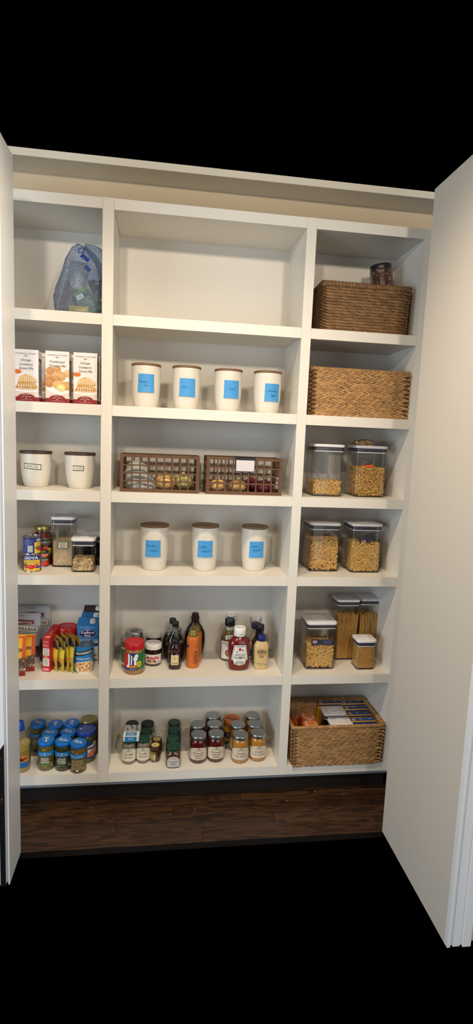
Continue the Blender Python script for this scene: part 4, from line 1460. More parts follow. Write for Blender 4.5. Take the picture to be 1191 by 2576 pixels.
def goya(p, W, h):
    f = W * 0.36
    p.rect(-f / 2, 0, f / 2, h, YEL)
    p.rect(-f / 2, h * 0.72, f / 2, h, NAVY)
    p.text('GOYA', 0, h * 0.86, h * 0.17, WHITEC, w=f * 0.78, bold=0.03)
    p.text('Tomato Sauce', 0, h * 0.63, h * 0.075, S(90, 50, 30), w=f * 0.72)
    p.text('Puré de Tomate', 0, h * 0.53, h * 0.075, S(90, 50, 30), w=f * 0.76)
    for k, (x, y, r) in enumerate(((-.25, .30, .13), (.0, .28, .15), (.26, .32, .13), (-.38, .38, .07))):
        p.ell(f * x, h * y, f * r * 1.2, h * r, S(60, 110, 50) if k == 3 else S(196, 40, 30))
        p.ell(f * (x - .03), h * (y + .03), f * r * 0.4, h * r * 0.4, S(226, 90, 70))
    p.ell(-f * 0.3, h * 0.43, f * 0.14, h * 0.04, S(64, 120, 56)).ell(f * 0.36, h * 0.25, f * 0.12, h * 0.07, S(40, 70, 160))
    p.text('NET WT. 8 OZ (227g)', 0, h * 0.06, h * 0.05, S(90, 60, 30), w=f * 0.7)
    # reverse panel: fine print and bar code
    q = W * 0.30
    p.lines(q - W * .12, h * 0.08, q + W * .12, h * 0.9, 12, S(120, 136, 190), seed=6)
    for s in (-1,):
        q = -W * 0.30
        p.lines(q - W * .13, h * 0.50, q + W * .10, h * 0.92, 7, S(120, 136, 190), seed=7)
        p.rect(q - W * 0.0, h * 0.10, q + W * 0.085, h * 0.5, WHITEC)
        for k in range(9):
            p.rect(q + W * 0.005, h * (0.13 + 0.04 * k), q + W * 0.08, h * (0.13 + 0.04 * k + (0.012 if k % 3 else 0.022)), BLACK); p.l -= 1
        p.lines(q - W * .13, h * 0.08, q - W * 0.01, h * 0.46, 7, S(110, 126, 180), seed=8)
x, y, R, H = cylpos(61, 103, 1440, 1396, Z4)
G = 'small tomato sauce cans'
tin_can('tomato_can', 'lower tomato sauce can showing its yellow front label', x, y, Z4, R, H, goya, rz=0.05, group=G, base=NAVY)
tin_can('tomato_can', 'upper tomato sauce can turned to show its bar code', x - 0.003, y + 0.001, Z4 + H, R, H, goya, rz=radians(96), group=G, base=NAVY)
def delmonte(p, W, h):
    f = W * 0.4
    p.rect(-f / 2, h * 0.0, f / 2, h * 0.36, S(178, 44, 34))
    p.ell(-f * 0.1, h * 0.2, f * 0.3, h * 0.14, S(206, 66, 48)).ell(f * 0.2, h * 0.15, f * 0.22, h * 0.1, S(196, 52, 40))
    p.poly([(-f * .3, h * .88), (f * .3, h * .88), (f * .26, h * .72), (0, h * .60), (-f * .26, h * .72)], S(226, 190, 70))
    p.poly([(-f * .27, h * .86), (f * .27, h * .86), (f * .23, h * .73), (0, h * .63), (-f * .23, h * .73)], S(196, 30, 34))
    p.text('Del Monte', 0, h * 0.78, h * 0.07, WHITEC, w=f * 0.46, bold=0.02)
    p.text('Sauce', 0, h * 0.48, h * 0.11, WHITEC, w=f * 0.5, shear=0.2)
    p.text('TOMATO', 0, h * 0.39, h * 0.04, S(210, 220, 190), w=f * 0.4)
dl = at(100, 1428, 2, Z4)
tin_can('tomato_can', 'green-labelled tomato sauce can behind the two stacked cans', dl.x - 0.0, dl.y + 0.034, Z4, 0.0325, at(108, 1387, 1, dl.y).z - Z4, delmonte, rz=0.72, group=G, base=S(26, 62, 44))
# pasta sauce jar
q = at(108, 1335, 1, 0.20)
sR = 21 * scale_at(q)
sH = at(108, 1323, 1, 0.20).z - Z4
js = jar('sauce_jar', 'glass jar of red pasta sauce with gold lid and dark label', 'jar', q.x, 0.205, Z4, sR * 1.12, sH, lid_h=0.019, lid_r=0.86, lid='gold_lid', fillc=S(112, 30, 16), shoulder=0.80, neck=0.78, fill_to=0.92)
def classico(p, w, h):
    p.rect(-w / 2, 0, w / 2, h, S(190, 160, 80)).rect(-w / 2 + .002, .002, w / 2 - .002, h - .002, S(34, 44, 34))
    p.text('CLASSICO', -w * 0.02, h * 0.80, h * 0.13, WHITEC, w=w * 0.82)
    p.rect(-w * 0.42, h * 0.64, w * 0.42, h * 0.69, S(120, 110, 60))
    for k, (a, b, r, c) in enumerate(((-.2, .5, .12, (188, 52, 34)), (.1, .48, .14, (206, 70, 40)), (.3, .36, .13, (222, 176, 52)), (-.05, .34, .12, (170, 44, 30)), (.32, .2, .1, (120, 140, 50)), (-.3, .3, .1, (90, 120, 50)))):
        p.ell(w * a, h * b, w * r, h * r * 0.75, S(*c))
    p.text('tomato basil', 0, h * 0.14, h * 0.07, S(220, 210, 170), w=w * 0.6)
label_on(js, sR * 1.12, sH * 0.27, sH * 0.70, 1.0, classico, paper=None, a0=0.25)

# ================================================================ row five, left
def farm(p, W, H, seed=1):
    g = S(196, 198, 204)
    p.rect(-W / 2, 0, W / 2, H * 0.10, S(188, 186, 190))
    # meadow picture low down
    p.poly([(-W / 2, H * 0.13), (W / 2, H * 0.13), (W / 2, H * 0.33), (W * .3, H * .38), (W * .12, H * .34), (-W * .1, H * .40), (-W / 2, H * .36)], S(74, 82, 70))
    rd = random.Random(seed)
    for k in range(26):
        a, b = rd.uniform(-.46, .46), rd.uniform(.15, .34)
        p.ell(W * a, H * b, W * rd.uniform(.03, .07), H * rd.uniform(.015, .03), S(*rd.choice([(40, 50, 36), (96, 110, 70), (120, 120, 100), (60, 66, 50)])), n=8)
        if k > 2: p.l -= 1
    p.l += 1
    p.ell(0, H * 0.955, W * 0.09, H * 0.008, S(120, 116, 110))
    # banner and plate
    bw = W * 0.36
    p.poly([(-bw, H * .79), (bw, H * .79), (bw * .92, H * .82), (bw, H * .86), (0, H * .885), (-bw, H * .86), (-bw * .92, H * .82)], S(120, 44, 40))
    p.text('HOMESTYLE', 0, H * 0.818, H * 0.032, S(232, 220, 210), w=W * 0.56, bold=0.015, arch=H * 0.012)
    pw = W * 0.47
    p.poly([(-pw, H * .62), (0, H * .66), (pw, H * .62), (pw, H * .74), (0, H * .785), (-pw, H * .74)], S(70, 50, 44))
    p.poly([(-pw * .97, H * .628), (0, H * .667), (pw * .97, H * .628), (pw * .97, H * .733), (0, H * .777), (-pw * .97, H * .733)], S(222, 212, 190))
    p.text('FARM VILLAGE', 0, H * 0.678, H * 0.052, S(48, 36, 34), w=W * 0.84, bold=0.02, arch=H * 0.035)
    p.text('BACON', -W * 0.06, H * 0.56, H * 0.035, S(60, 40, 36), w=W * 0.4)
    p.text('RECIPE', W * 0.1, H * 0.50, H * 0.02, S(90, 80, 80), w=W * 0.3)
def pouch_photo(name, lab, l, r, base, top, yf, col, D, draw, cat='bag', rz=0.0, tilt=-0.1, group=None, Wm=None, zs=Z5):
    x, yy, W, H = boxpos(l, r, base, top, zs, yf)
    if Wm:
        x = x + W / 2 - Wm / 2
        W = Wm
    t, sf = pouch(name, lab, cat, (x, yf + D / 2, zs), W, H, D, col, rz, tilt, group)
    p = Print()
    draw(p, W, H)
    p.v = [(max(-W * 0.495, min(W * 0.495, a)), b, c) for a, b, c in p.v]
    p.build('print', t, sf, step=W / 10, vstep=H / 14, off=0.0008, eps=0.00012, material='ink')
    return t
G = 'white farm-print food pouches'
pouch_photo('food_pouch', 'white HOMESTYLE pouch standing at the back against the shelf wall', 40, 122, 1668, 1530, 0.235, S(176, 178, 184), 0.04, farm, group=G, Wm=0.165)
pouch_photo('food_pouch', 'white HOMESTYLE pouch in front, beside the left door frame', 40, 97, 1682, 1550, 0.165, S(176, 178, 184), 0.05, farm, group=G, Wm=0.165)
def nuts(p, W, H):
    p.rect(W * 0.36, 0, W / 2, H * 0.98, S(214, 84, 30))
    p.rect(-W / 2, H * 0.93, W / 2, H * 0.975, S(214, 84, 30))
    p.text('HONEY', -W * 0.0, H * 0.87, H * 0.035, S(170, 40, 30), w=W * 0.5)
    p.text('nuts', W * 0.12, H * 0.66, H * 0.10, S(92, 38, 30), w=W * 0.5, bold=0.03, shear=0.2)
    rd = random.Random(4)
    p.poly([(-W / 2, H * .12), (W / 2, H * .12), (W / 2, H * .46), (W * .1, H * .42), (-W / 2, H * .36)], S(96, 72, 56))
    for k in range(60):
        a, b = rd.uniform(-.46, .46), rd.uniform(.14, .42)
        p.ell(W * a, H * b, W * rd.uniform(.03, .06), H * rd.uniform(.012, .022), S(*rd.choice([(150, 120, 100), (206, 190, 172), (70, 50, 40), (110, 40, 40), (96, 110, 70)])), n=8, rot=rd.uniform(0, 90)); p.l -= 1
    p.l += 2
    p.rect(-W / 2, 0, W / 2, H * 0.11, S(134, 24, 30))
    p.text('NET WT 4 OZ', 0, H * 0.055, H * 0.025, S(226, 200, 190), w=W * 0.5)
G = 'yellow nut pouches with orange edges'
pouch_photo('nut_pouch', 'yellow nut pouch with orange edge, the further right of the two', 55, 85.6, 1691, 1602, 0.085, S(232, 176, 30), 0.03, nuts, group=G, Wm=0.105, tilt=-0.12)
pouch_photo('nut_pouch', 'yellow nut pouch with orange edge tucked against the door frame', 40, 62, 1702, 1604, 0.035, S(232, 176, 30), 0.03, nuts, group=G, Wm=0.105, tilt=-0.12)
# red gravy-mix carton with a slanting dispenser top
cx_, cyf, cW, cH = boxpos(107.7, 127, 1690, 1608, Z5)
rb = thing('spice_carton', 'narrow red carton with a slanting top beside the yellow gravy packets', 'box', (cx_ - 0.002, cyf, Z5), radians(-14))
m_ = MB()
cD = 0.115
hB = cH + 0.030
prof = [(-cW / 2, 0), (cW / 2, 0)]
m_.add([(-cW / 2, 0, 0), (cW / 2, 0, 0), (cW / 2, cD, 0), (-cW / 2, cD, 0), (-cW / 2, 0, cH), (cW / 2, 0, cH), (cW / 2, cD * 0.9, hB), (-cW / 2, cD * 0.9, hB), (cW / 2, cD, hB), (-cW / 2, cD, hB)],
       [(0, 3, 2, 1), (0, 1, 5, 4), (4, 5, 6, 7), (7, 6, 8, 9), (2, 3, 9, 8), (1, 2, 8, 6, 5), (3, 0, 4, 7, 9)], S(178, 34, 36))
m_.build('box', 'card', rb, attr=True, smooth=False)
p = Print()
p.rect(-cW * .5, 0, cW * .5, cH, S(172, 30, 34))
p.text('Gravy', 0, cH * .92, cH * .03, WHITEC, w=cW * .6).text('Classic', -cW * .05, cH * .83, cH * .035, S(240, 200, 190), w=cW * .7, shear=.3).text('Flavour', cW * .05, cH * .785, cH * .035, S(240, 200, 190), w=cW * .7, shear=.3)
p.rrect(-cW * .42, cH * .50, cW * .46, cH * .72, cW * .1, S(212, 206, 186)).lines(-cW * .3, cH * .52, cW * .4, cH * .70, 6, S(90, 84, 74), seed=5)
p.rrect(-cW * .42, cH * .18, cW * .46, cH * .42, cW * .1, S(212, 206, 186)).lines(-cW * .3, cH * .20, cW * .4, cH * .40, 7, S(90, 84, 74), seed=6)
p.rect(-cW * .46, cH * .03, cW * .46, cH * .12, S(206, 70, 70)).lines(-cW * .4, cH * .045, cW * .42, cH * .105, 3, S(240, 210, 206), seed=7)
p.ell(0, cH * .46, cW * .3, cH * .03, S(206, 120, 90))
p.build('front_print', rb, flat_front(0.0), eps=0.0001, off=0.0003)
p = Print()
p.ell(0, 0.052, cW * .22, 0.020, S(60, 100, 60)).ell(0, 0.052, cW * .14, 0.014, S(226, 90, 80))
p.text('mild', 0, 0.016, .012, WHITEC, w=cW * .6)
sl = (hB - cH) / (cD * 0.9)
p.build('top_print', rb, lambda u, v, h: (u, v, cH + sl * v + h), eps=0.0001, off=0.0004)
# red plastic coffee tub lying behind the packets
q = at(167, 1590, 1, 0.20)
tb = thing('coffee_tub', 'big red plastic tub with a round red lid behind the gravy packets', 'tub', (q.x + 0.002, 0.205, Z5))
tR = 26.5 * scale_at(q)
tH = at(167, 1583, 1, 0.155).z - Z5
MB().lathe([(tR * .9, 0), (tR * .95, .004), (tR * .95, tH * .3), (tR * .90, tH * .36), (tR * .90, tH * .6), (tR * .95, tH * .66), (tR * .95, tH - .022), (tR * .92, tH - .02)], 40).build('body', 'plastic_red', tb)
MB().lathe([(tR, tH - .024), (tR, tH - .006), (tR * .97, tH - .001), (tR * .9, tH), (tR * .86, tH - .003), (tR * .55, tH - .003), (tR * .52, tH - .001), (tR * .2, tH - .001)], 40).build('lid', 'plastic_red', tb)
# six gravy packets standing on edge
G = 'yellow gravy mix packets standing in a row'
pk = [(463, 500, 1110, 690), (508, 540, 1105, 650), (520, 560, 1120, 700), (575, 640, 1115, 640), (640, 690, 1130, 650), (695, 740, 1112, 640)]
labs = ['yellow gravy mix packet next to the red carton, first of six', 'second yellow gravy mix packet from the red carton', 'third gravy mix packet from the red carton, its corner folded forward', 'fourth yellow gravy mix packet from the red carton', 'fifth yellow gravy mix packet from the red carton', 'yellow gravy mix packet closest to the soup can']
def gravy(p, W, H):
    p.rect(-W / 2, 0, W / 2, H, S(190, 166, 50))
    p.rect(-W / 2, H * 0.80, W / 2, H, S(146, 112, 52))
    p.poly([(-W * .5, H * .80), (W * .1, H * .95), (W * .5, H * .80), (W * .5, H * .74), (-W * .5, H * .70)], S(44, 44, 70))
    p.rect(-W / 2, H * 0.42, W / 2, H * 0.70, S(222, 196, 60))
    p.rect(-W * .5, H * 0.32, W * .5, H * 0.44, S(206, 150, 60))
    p.ell(-W * 0.27, H * 0.53, W * 0.20, H * 0.07, S(226, 196, 120)).ell(-W * .27, H * .53, W * .18, H * .06, S(170, 36, 32)).text('Mix', -W * .27, H * .53, H * .05, WHITEC, w=W * .24, shear=.2)
    p.ell(-W * 0.05, H * 0.22, W * 0.42, H * 0.12, S(112, 60, 40)).ell(-W * .18, H * .24, W * .2, H * .06, S(146, 84, 56)).ell(-W * .22, H * .18, W * .14, H * .04, S(90, 46, 32))
    p.rect(-W / 2, 0, -W * .1, H * .12, S(206, 190, 40)).lines(-W * .45, H * .02, -W * .14, H * .1, 3, S(60, 60, 60), seed=9)
for i, (l, r, b, tp) in enumerate(pk):
    bx_, by_ = 30 + (l + r) / 2 / 4.764, 1460 + b / 4.764
    q = at(bx_, by_, 2, Z5)
    Hh = at(bx_ + 3, 1460 + tp / 4.764, 1, q.y + 0.05).z - Z5
    t, sf = pouch('gravy_packet', labs[i], 'packet', (q.x, q.y + 0.046, Z5), 0.086, Hh, 0.010, S(176, 150, 46), radians(52 + 4 * (i % 3)), 0.0, G, zig=0.004 if i % 2 else -0.003)
    t.rotation_euler = (0.0, radians(3.5 if i % 2 else 1.5), radians(-58 + 6 * (i % 3)))
    p = Print(); gravy(p, 0.086, Hh)
    p.v = [(max(-0.0426, min(0.0426, a)), c_, d) for a, c_, d in p.v]
    p.build('print', t, sf, step=0.0086, vstep=Hh / 14, eps=0.0001, off=0.0007)
# soup can
x, y, R, H = cylpos(186, 235, 1694, 1626, Z5)
SKY = S(40, 124, 190)
def progresso(p, W, h):
    f = W * 0.42
    p.rect(-W * .5, 0, -f * .5, h, S(32, 90, 156))
    p.text('TRADITIONAL', 0, h * .92, h * .035, S(20, 60, 110), w=f * .4)
    p.poly([(-f * .40, h * .62), (f * .42, h * .72), (f * .46, h * .90), (-f * .36, h * .80)], S(24, 22, 26))
    p.text('PROGRESSO', f * .03, h * .76, h * .085, WHITEC, w=f * .70, bold=0.02, rot=6)
    p.text('CHICKEN NOODLE', 0, h * .53, h * .05, WHITEC, w=f * .62, bold=0.02)
    p.lines(f * .2, h * .40, f * .48, h * .47, 2, S(200, 220, 236), seed=3)
    p.ell(f * .05, h * .19, f * .50, h * .235, S(226, 220, 206)).ell(f * .05, h * .20, f * .44, h * .20, S(214, 178, 120))
    rd = random.Random(8)
    for k in range(34):
        a = rd.uniform(0, 2 * pi); q = rd.random() ** .5
        p.ell(f * .05 + f * .40 * q * cos(a), h * .20 + h * .18 * q * sin(a), f * rd.uniform(.03, .07), h * rd.uniform(.014, .03), S(*rd.choice([(236, 218, 170), (196, 60, 30), (206, 150, 80), (240, 226, 190), (150, 90, 50)])), n=8, rot=rd.uniform(0, 90)); p.l -= 1
    p.l += 2
tin_can('soup_can', 'blue chicken noodle soup can in front of the broth cartons', x, y, Z5, R, H, progresso, rz=0.12, base=SKY)
# broth cartons
def broth(lab, x, y, W, H, front, capc, D=0.062, dark=False, group=None):
    t = thing('broth_carton', lab, 'carton', (x, y + D / 2, Z5), 0, group)
    g = 0.018
    mb = MB()
    mb.add([(-W / 2, -D / 2, 0), (W / 2, -D / 2, 0), (W / 2, D / 2, 0), (-W / 2, D / 2, 0), (-W / 2, -D / 2, H - g), (W / 2, -D / 2, H - g), (W / 2, D / 2, H), (-W / 2, D / 2, H)],
           [(0, 3, 2, 1), (0, 1, 5, 4), (1, 2, 6, 5), (2, 3, 7, 6), (3, 0, 4, 7)], front)
    mb.add([(-W / 2, -D / 2, H - g), (W / 2, -D / 2, H - g), (W / 2, D / 2, H), (-W / 2, D / 2, H)], [(0, 1, 2, 3)], capc or front)
    mb.build('box', 'card', t, attr=True, smooth=False)
    cp = MB().lathe([(.014, 0), (.014, .004), (.0125, .005), (.0125, .014), (.011, .015)], 20)
    c = cp.build('cap', 'plastic_white', t, loc=(W * .22, -D * .12, H - g * .62))
    c.rotation_euler = (radians(16), 0, 0)
    return t, W, D, H - g
bx0 = at(194, 1600, 1, 0.145).x; bx1 = at(247, 1600, 1, 0.145).x
bH = at(220, 1573, 1, 0.145).z - Z5 + 0.018
G = 'broth cartons beside the white stile'
t, W, D, hf = broth('blue and white broth carton with oval emblem right behind the soup can', (bx0 + bx1) / 2, 0.145, bx1 - bx0, bH, S(206, 212, 220), S(42, 122, 190), group=G)
p = Print()
p.rect(-W / 2, hf * 0.52, W / 2, hf, S(42, 122, 190)).rect(-W / 2, hf * .52, W / 2, hf * .60, S(206, 214, 222))
p.rect(-W / 2, hf * .60, W / 2, hf * .66, S(140, 180, 214))
p.text('Premium Quality Ingredients', 0, hf * .95, hf * .018, WHITEC, w=W * .7, shear=.2)
p.ell(0, hf * .80, W * .42, hf * .105, S(190, 206, 226)).ell(0, hf * .80, W * .405, hf * .098, S(24, 40, 120))
p.text('College', 0, hf * .825, hf * .055, WHITEC, w=W * .64, bold=.03).text('Inn', 0, hf * .755, hf * .055, WHITEC, w=W * .28, bold=.03)
p.poly([(-W * .12, hf * .875), (W * .12, hf * .875), (W * .04, hf * .89), (0, hf * .882), (-W * .04, hf * .893)], WHITEC)
p.text('100% NATURAL', 0, hf * .645, hf * .022, S(30, 40, 90), w=W * .56)
p.rect(-W / 2, hf * .50, W / 2, hf * .565, S(24, 44, 130)).text('CHICKEN BROTH', 0, hf * .532, hf * .03, WHITEC, w=W * .7)
rd = random.Random(2)
for k in range(16):
    p.ell(W * rd.uniform(.0, .4), hf * rd.uniform(.05, .3), W * .08, hf * .03, S(*rd.choice([(214, 170, 110), (226, 196, 150), (170, 110, 60), (120, 130, 60)])), n=10)
p.build('front_print', t, flat_front(-D / 2), eps=0.0001, off=0.0003)
p = Print().rect(-D / 2, hf * .5, D / 2, hf * .98, S(34, 104, 172)).lines(-D * .4, hf * .1, D * .4, hf * .45, 8, S(120, 110, 100), seed=3)
p.build('side_print', t, lambda u, v, h, W=W: (W / 2 + h, u, v), eps=0.0001, off=0.0003)
broth('blue broth carton, middle of the three cartons', (bx0 + bx1) / 2 + 0.008, 0.145 + 0.066, bx1 - bx0, bH + 0.008, S(34, 110, 180), None, group=G, D=0.046)
broth('dark brown broth carton at the back of the three cartons', (bx0 + bx1) / 2 + 0.012, 0.145 + 0.116, bx1 - bx0, bH + 0.028, S(58, 36, 34), None, group=G, D=0.046)
# ================================================================ row five, middle: spreads, syrups and sauces
# peanut butter
x, y, R, H = cylpos(312.5, 362.5, 1698.5, 1621, Z5)
t = jar('peanut_butter_jar', 'peanut butter jar with red lid at the front left', 'jar', x, y, Z5, R, H, lid_h=0.030, lid_r=0.985, lid='plastic_red', fillc=S(186, 132, 76), glass='clear_plastic', neck=0.9, shoulder=0.9, fill_to=0.97)
def jif(p, w, h):
    p.rect(-w / 2, 0, w / 2, h, S(26, 110, 66))
    p.rect(-w * .5, 0, -w * .18, h, S(196, 36, 36))
    p.rect(-w * .18, 0, w * .02, h, S(30, 44, 134))
    p.rect(-w * .5, h * .12, w * .08, h * .30, S(196, 40, 34))
    p.rect(-w * .5, 0, w * .06, h * .13, S(30, 44, 134))
    p.text('J', -w * .215, h * .64, h * .56, WHITEC, w=w * .11, bold=.06)
    p.text('i', -w * .105, h * .64, h * .52, WHITEC, w=w * .05, bold=.06)
    p.text('f', w * .025, h * .64, h * .56, WHITEC, w=w * .15, bold=.06)
    p.text('CREAMY', -w * .06, h * .25, h * .06, S(240, 210, 60), w=w * .2, bold=.02).text('PEANUT BUTTER', -w * .05, h * .17, h * .06, S(240, 210, 60), w=w * .24)
    p.text('NO STIR NATURAL', -w * .06, h * .07, h * .05, WHITEC, w=w * .2)
    p.ell(w * .135, h * .36, w * .082, h * .19, S(222, 206, 36)).ring(w * .135, h * .36, w * .076, h * .175, .0008, S(120, 120, 20))
    p.text('7g', w * .135, h * .45, h * .06, S(40, 70, 30), w=w * .03).text('PROTEIN', w * .135, h * .36, h * .05, S(40, 70, 30), w=w * .11, bold=.03).text('PER SERVING', w * .135, h * .29, h * .035, S(40, 70, 30), w=w * .10)
    p.text('NET WT 16 OZ', w * .2, h * .06, h * .045, S(226, 226, 120), w=w * .14)
    p.rect(w * .30, h * .3, w * .325, h * .85, S(206, 190, 40))
label_on(t, R * 1.003, H * 0.16, H * 0.70, 1.5, jif, paper=None, a0=0.1)
# two jars behind with silver lids
G = 'silver-lidded jars behind the peanut butter'
for (l, r, bk, lab) in ((308, 350, 1594.5, 'silver-lidded green-label jar directly behind the peanut butter'), (317, 360, 1578.4, 'silver-lidded green-label jar furthest back behind the peanut butter')):
    hj = H * 0.98
    tx, ty, tr_ = topspot(l, r, bk, Z5, hj)
    t2 = jar('spread_jar', lab, 'jar', tx, ty, Z5, tr_ * 1.04, hj, lid_h=0.016, lid_r=0.97, lid='steel', fillc=S(120, 96, 60), group=G, neck=0.92, shoulder=.9)
    label_on(t2, tr_ * 1.045, hj * .15, hj * .72, 2.2, lambda p, w, h: (p.rect(-w / 2, h * .1, w / 2, h * .9, S(60, 110, 50)), p.text('CASHEW', 0, h * .6, h * .2, WHITEC, w=w * .3), p.text('BUTTER', 0, h * .35, h * .14, WHITEC, w=w * .26)), paper=S(206, 206, 196))
    top_print(t2, hj - 0.0006, lambda p, a=tr_: (p.ring(0, 0, a * .80, a * .80, .0016, S(60, 62, 66)), p.ell(0, 0, a * .55, a * .35, S(70, 72, 76)), p.ell(-a * .1, a * .05, a * .3, a * .2, S(120, 122, 124)), p.text('SPREAD', 0, -a * .55, a * .14, S(40, 42, 46), w=a * .8)), rot=0.3)
# hazelnut spread
def nutella(t, R, H):
    def draw(p, w, h):
        p.text('utella', w * .05, h * .68, h * .36, S(196, 30, 32), w=w * .52, bold=.035)
        p.text('n', -w * .262, h * .68, h * .36, S(24, 22, 24), w=w * .085, bold=.05)
        p.ell(-w * .06, h * .26, w * .24, h * .19, S(124, 62, 36)).ell(-w * .13, h * .2, w * .12, h * .12, S(196, 140, 90)).ell(-w * .02, h * .18, w * .08, h * .09, S(220, 184, 140))
        p.line([(-w * .1, h * .44), (w * .1, h * .22), (w * .22, h * .05)], w * .03, S(214, 206, 200)).line([(w * .02, h * .34), (w * .2, h * .1)], w * .02, S(96, 44, 26))
        p.ell(w * .29, h * .22, w * .05, h * .09, S(120, 124, 60)).ell(w * .31, h * .16, w * .05, h * .05, S(230, 220, 200)).text('HAZELNUT', w * .30, h * .05, h * .05, S(60, 60, 60), w=w * .1)
    label_on(t, R * 1.003, H * 0.12, H * 0.56, 1.15, draw, paper=S(232, 228, 226))
x, y, R, Hn = cylpos(363.6, 406, 1677, 1624, Z5)
G = 'hazelnut spread jars with white lids'
ty = y
for i, lab in enumerate(('front hazelnut spread jar showing its red lettering', 'hazelnut spread jar hidden behind the front spread jar')):
    if i == 0:
        xx, yy, rr = x, y, R
    else:
        xx, yy, rr = topspot(369, 407.7, 1581, Z5, Hn)
        rr = R
    t = jar('hazelnut_spread_jar', lab, 'jar', xx, yy, Z5, rr, Hn, lid_h=0.024, lid_r=0.99, lid='plastic_white', fillc=S(58, 32, 20), group=G, neck=0.93, shoulder=.88, fill_to=.95)
    nutella(t, rr, Hn)
# maple syrup jugs
def syrup(lab, x, y, W, H, fillz, group):
    t = thing('syrup_jug', lab, 'bottle', (x, y, Z5), 0, group)
    D = W * 0.55
    rows = [(0, W * .72, D * .8, 3), (.004, W * .80, D * .9, 3), (H * .12, W * .86, D, 2.6), (H * .30, W, D, 2.2), (H * .48, W * .98, D, 2.2), (H * .62, W * .78, D * .85, 2.2), (H * .72, W * .50, D * .7, 2), (H * .79, W * .34, W * .32, 2), (H * .86, W * .29, W * .29, 2), (H * .90, W * .28, W * .28, 2)]
    MB().ovals(rows, 32, cap=(True, False)).build('body', 'glass', t)
    inner = [(max(.003, z), w * .95, d * .93, pw) for z, w, d, pw in rows if z <= fillz * H]
    inner.append((fillz * H, inner[-1][1] * .98, inner[-1][2] * .98, 2.2))
    MB().ovals(inner, 32).build('syrup', 'syrup_dark', t)
    MB().lathe([(W * .16, H * .885), (W * .165, H * .89), (W * .165, H * .985), (W * .15, H)], 24).build('cap', 'plastic_black', t)
    pts = [(W * .15 + W * .13 * sin(a), 0, H * .80 + W * .11 * (cos(a))) for a in [pi * k / 10 - 0.1 for k in range(11)]]
    MB().tube([(W * .14, 0, H * .855)] + pts[1:] + [(W * .17, 0, H * .74)], .0035, 7).build('handle', 'glass_solid', t)
    return t
q = at(440, 1671, 2, Z5)
W_ = 50 * scale_at(q)
hs = at(441, 1563, 1, q.y + .03).z - Z5
syrup('glass maple syrup jug with black cap right behind the honey bear', at(440, 1640, 1, q.y + .03).x, q.y + .03, W_, hs, .50, 'glass maple syrup jugs')
p2 = at(437, 1556, 1, q.y + .085)
syrup('glass maple syrup jug with black cap, the rear one', at(433, 1640, 1, q.y + .085).x, q.y + .088, W_ * 1.05, p2.z - Z5, .62, 'glass maple syrup jugs')
# honey bear
x, y, R, Hb_ = cylpos(423, 455, 1687.5, 1612, Z5)
t = thing('honey_bear', 'dark bear-shaped honey bottle with black cap and cream label', 'bottle', (x, y, Z5))
Wb = 2 * R
body = [(0, Wb * .84, Wb * .6, 2.6), (.003, Wb * .94, Wb * .68, 2.6), (Hb_ * .10, Wb, Wb * .75, 2.5), (Hb_ * .16, Wb * .90, Wb * .70, 2.4), (Hb_ * .22, Wb * .96, Wb * .74, 2.4), (Hb_ * .40, Wb * .97, Wb * .74, 2.4), (Hb_ * .50, Wb * .92, Wb * .68, 2.3), (Hb_ * .545, Wb * .74, Wb * .58, 2.1), (Hb_ * .58, Wb * .80, Wb * .64, 2), (Hb_ * .66, Wb * .92, Wb * .74, 2), (Hb_ * .74, Wb * .88, Wb * .72, 2), (Hb_ * .80, Wb * .66, Wb * .6, 2), (Hb_ * .83, Wb * .56, Wb * .56, 2), (Hb_ * .86, Wb * .54, Wb * .54, 2)]
mb = MB().ovals(body, 32)
mb.build('body', 'dark_liquid', t, angle=60)
for s in (-1, 1):
    MB().ball((s * Wb * .36, 0, Hb_ * .80), Wb * .13, Wb * .09, Wb * .13, 12, 8).build('ear', 'dark_liquid', t)
    MB().ball((s * Wb * .15, -Wb * .34, Hb_ * .715), Wb * .035, Wb * .03, Wb * .035, 8, 6).build('eye', 'dark_liquid', t)
    MB().ball((s * Wb * .30, -Wb * .28, Hb_ * .12), Wb * .13, Wb * .12, Wb * .12, 12, 8).build('paw', 'dark_liquid', t)
MB().ball((0, -Wb * .36, Hb_ * .655), Wb * .13, Wb * .10, Wb * .10, 12, 8).build('muzzle', 'dark_liquid', t)
MB().lathe([(Wb * .31, Hb_ * .845), (Wb * .315, Hb_ * .85), (Wb * .315, Hb_ * .97), (Wb * .29, Hb_)], 24).build('cap', 'plastic_black', t)
p = Print()
lw_, l0, l1 = Wb * .58, Hb_ * .17, Hb_ * .50
p.rect(-lw_ / 2, l0, lw_ / 2, l1, S(226, 206, 150))
p.poly([(-lw_ * .22, l0 + (l1 - l0) * .85), (lw_ * .22, l0 + (l1 - l0) * .85), (lw_ * .4, l0 + (l1 - l0) * .55), (lw_ * .22, l0 + (l1 - l0) * .25), (-lw_ * .22, l0 + (l1 - l0) * .25), (-lw_ * .4, l0 + (l1 - l0) * .55)], S(150, 110, 50))
p.poly([(-lw_ * .2, l0 + (l1 - l0) * .83), (lw_ * .2, l0 + (l1 - l0) * .83), (lw_ * .36, l0 + (l1 - l0) * .55), (lw_ * .2, l0 + (l1 - l0) * .27), (-lw_ * .2, l0 + (l1 - l0) * .27), (-lw_ * .36, l0 + (l1 - l0) * .55)], S(230, 212, 160))
p.text('Bee', 0, l0 + (l1 - l0) * .73, .006, S(80, 50, 20), w=lw_ * .4, shear=.3).text('&', 0, l0 + (l1 - l0) * .55, .008, S(80, 50, 20)).text('WILD HONEY', 0, l0 + (l1 - l0) * .22, .005, S(60, 40, 20), w=lw_ * .8, bold=.02).text('PURE RAW', 0, l0 + (l1 - l0) * .09, .003, S(90, 60, 30), w=lw_ * .5)
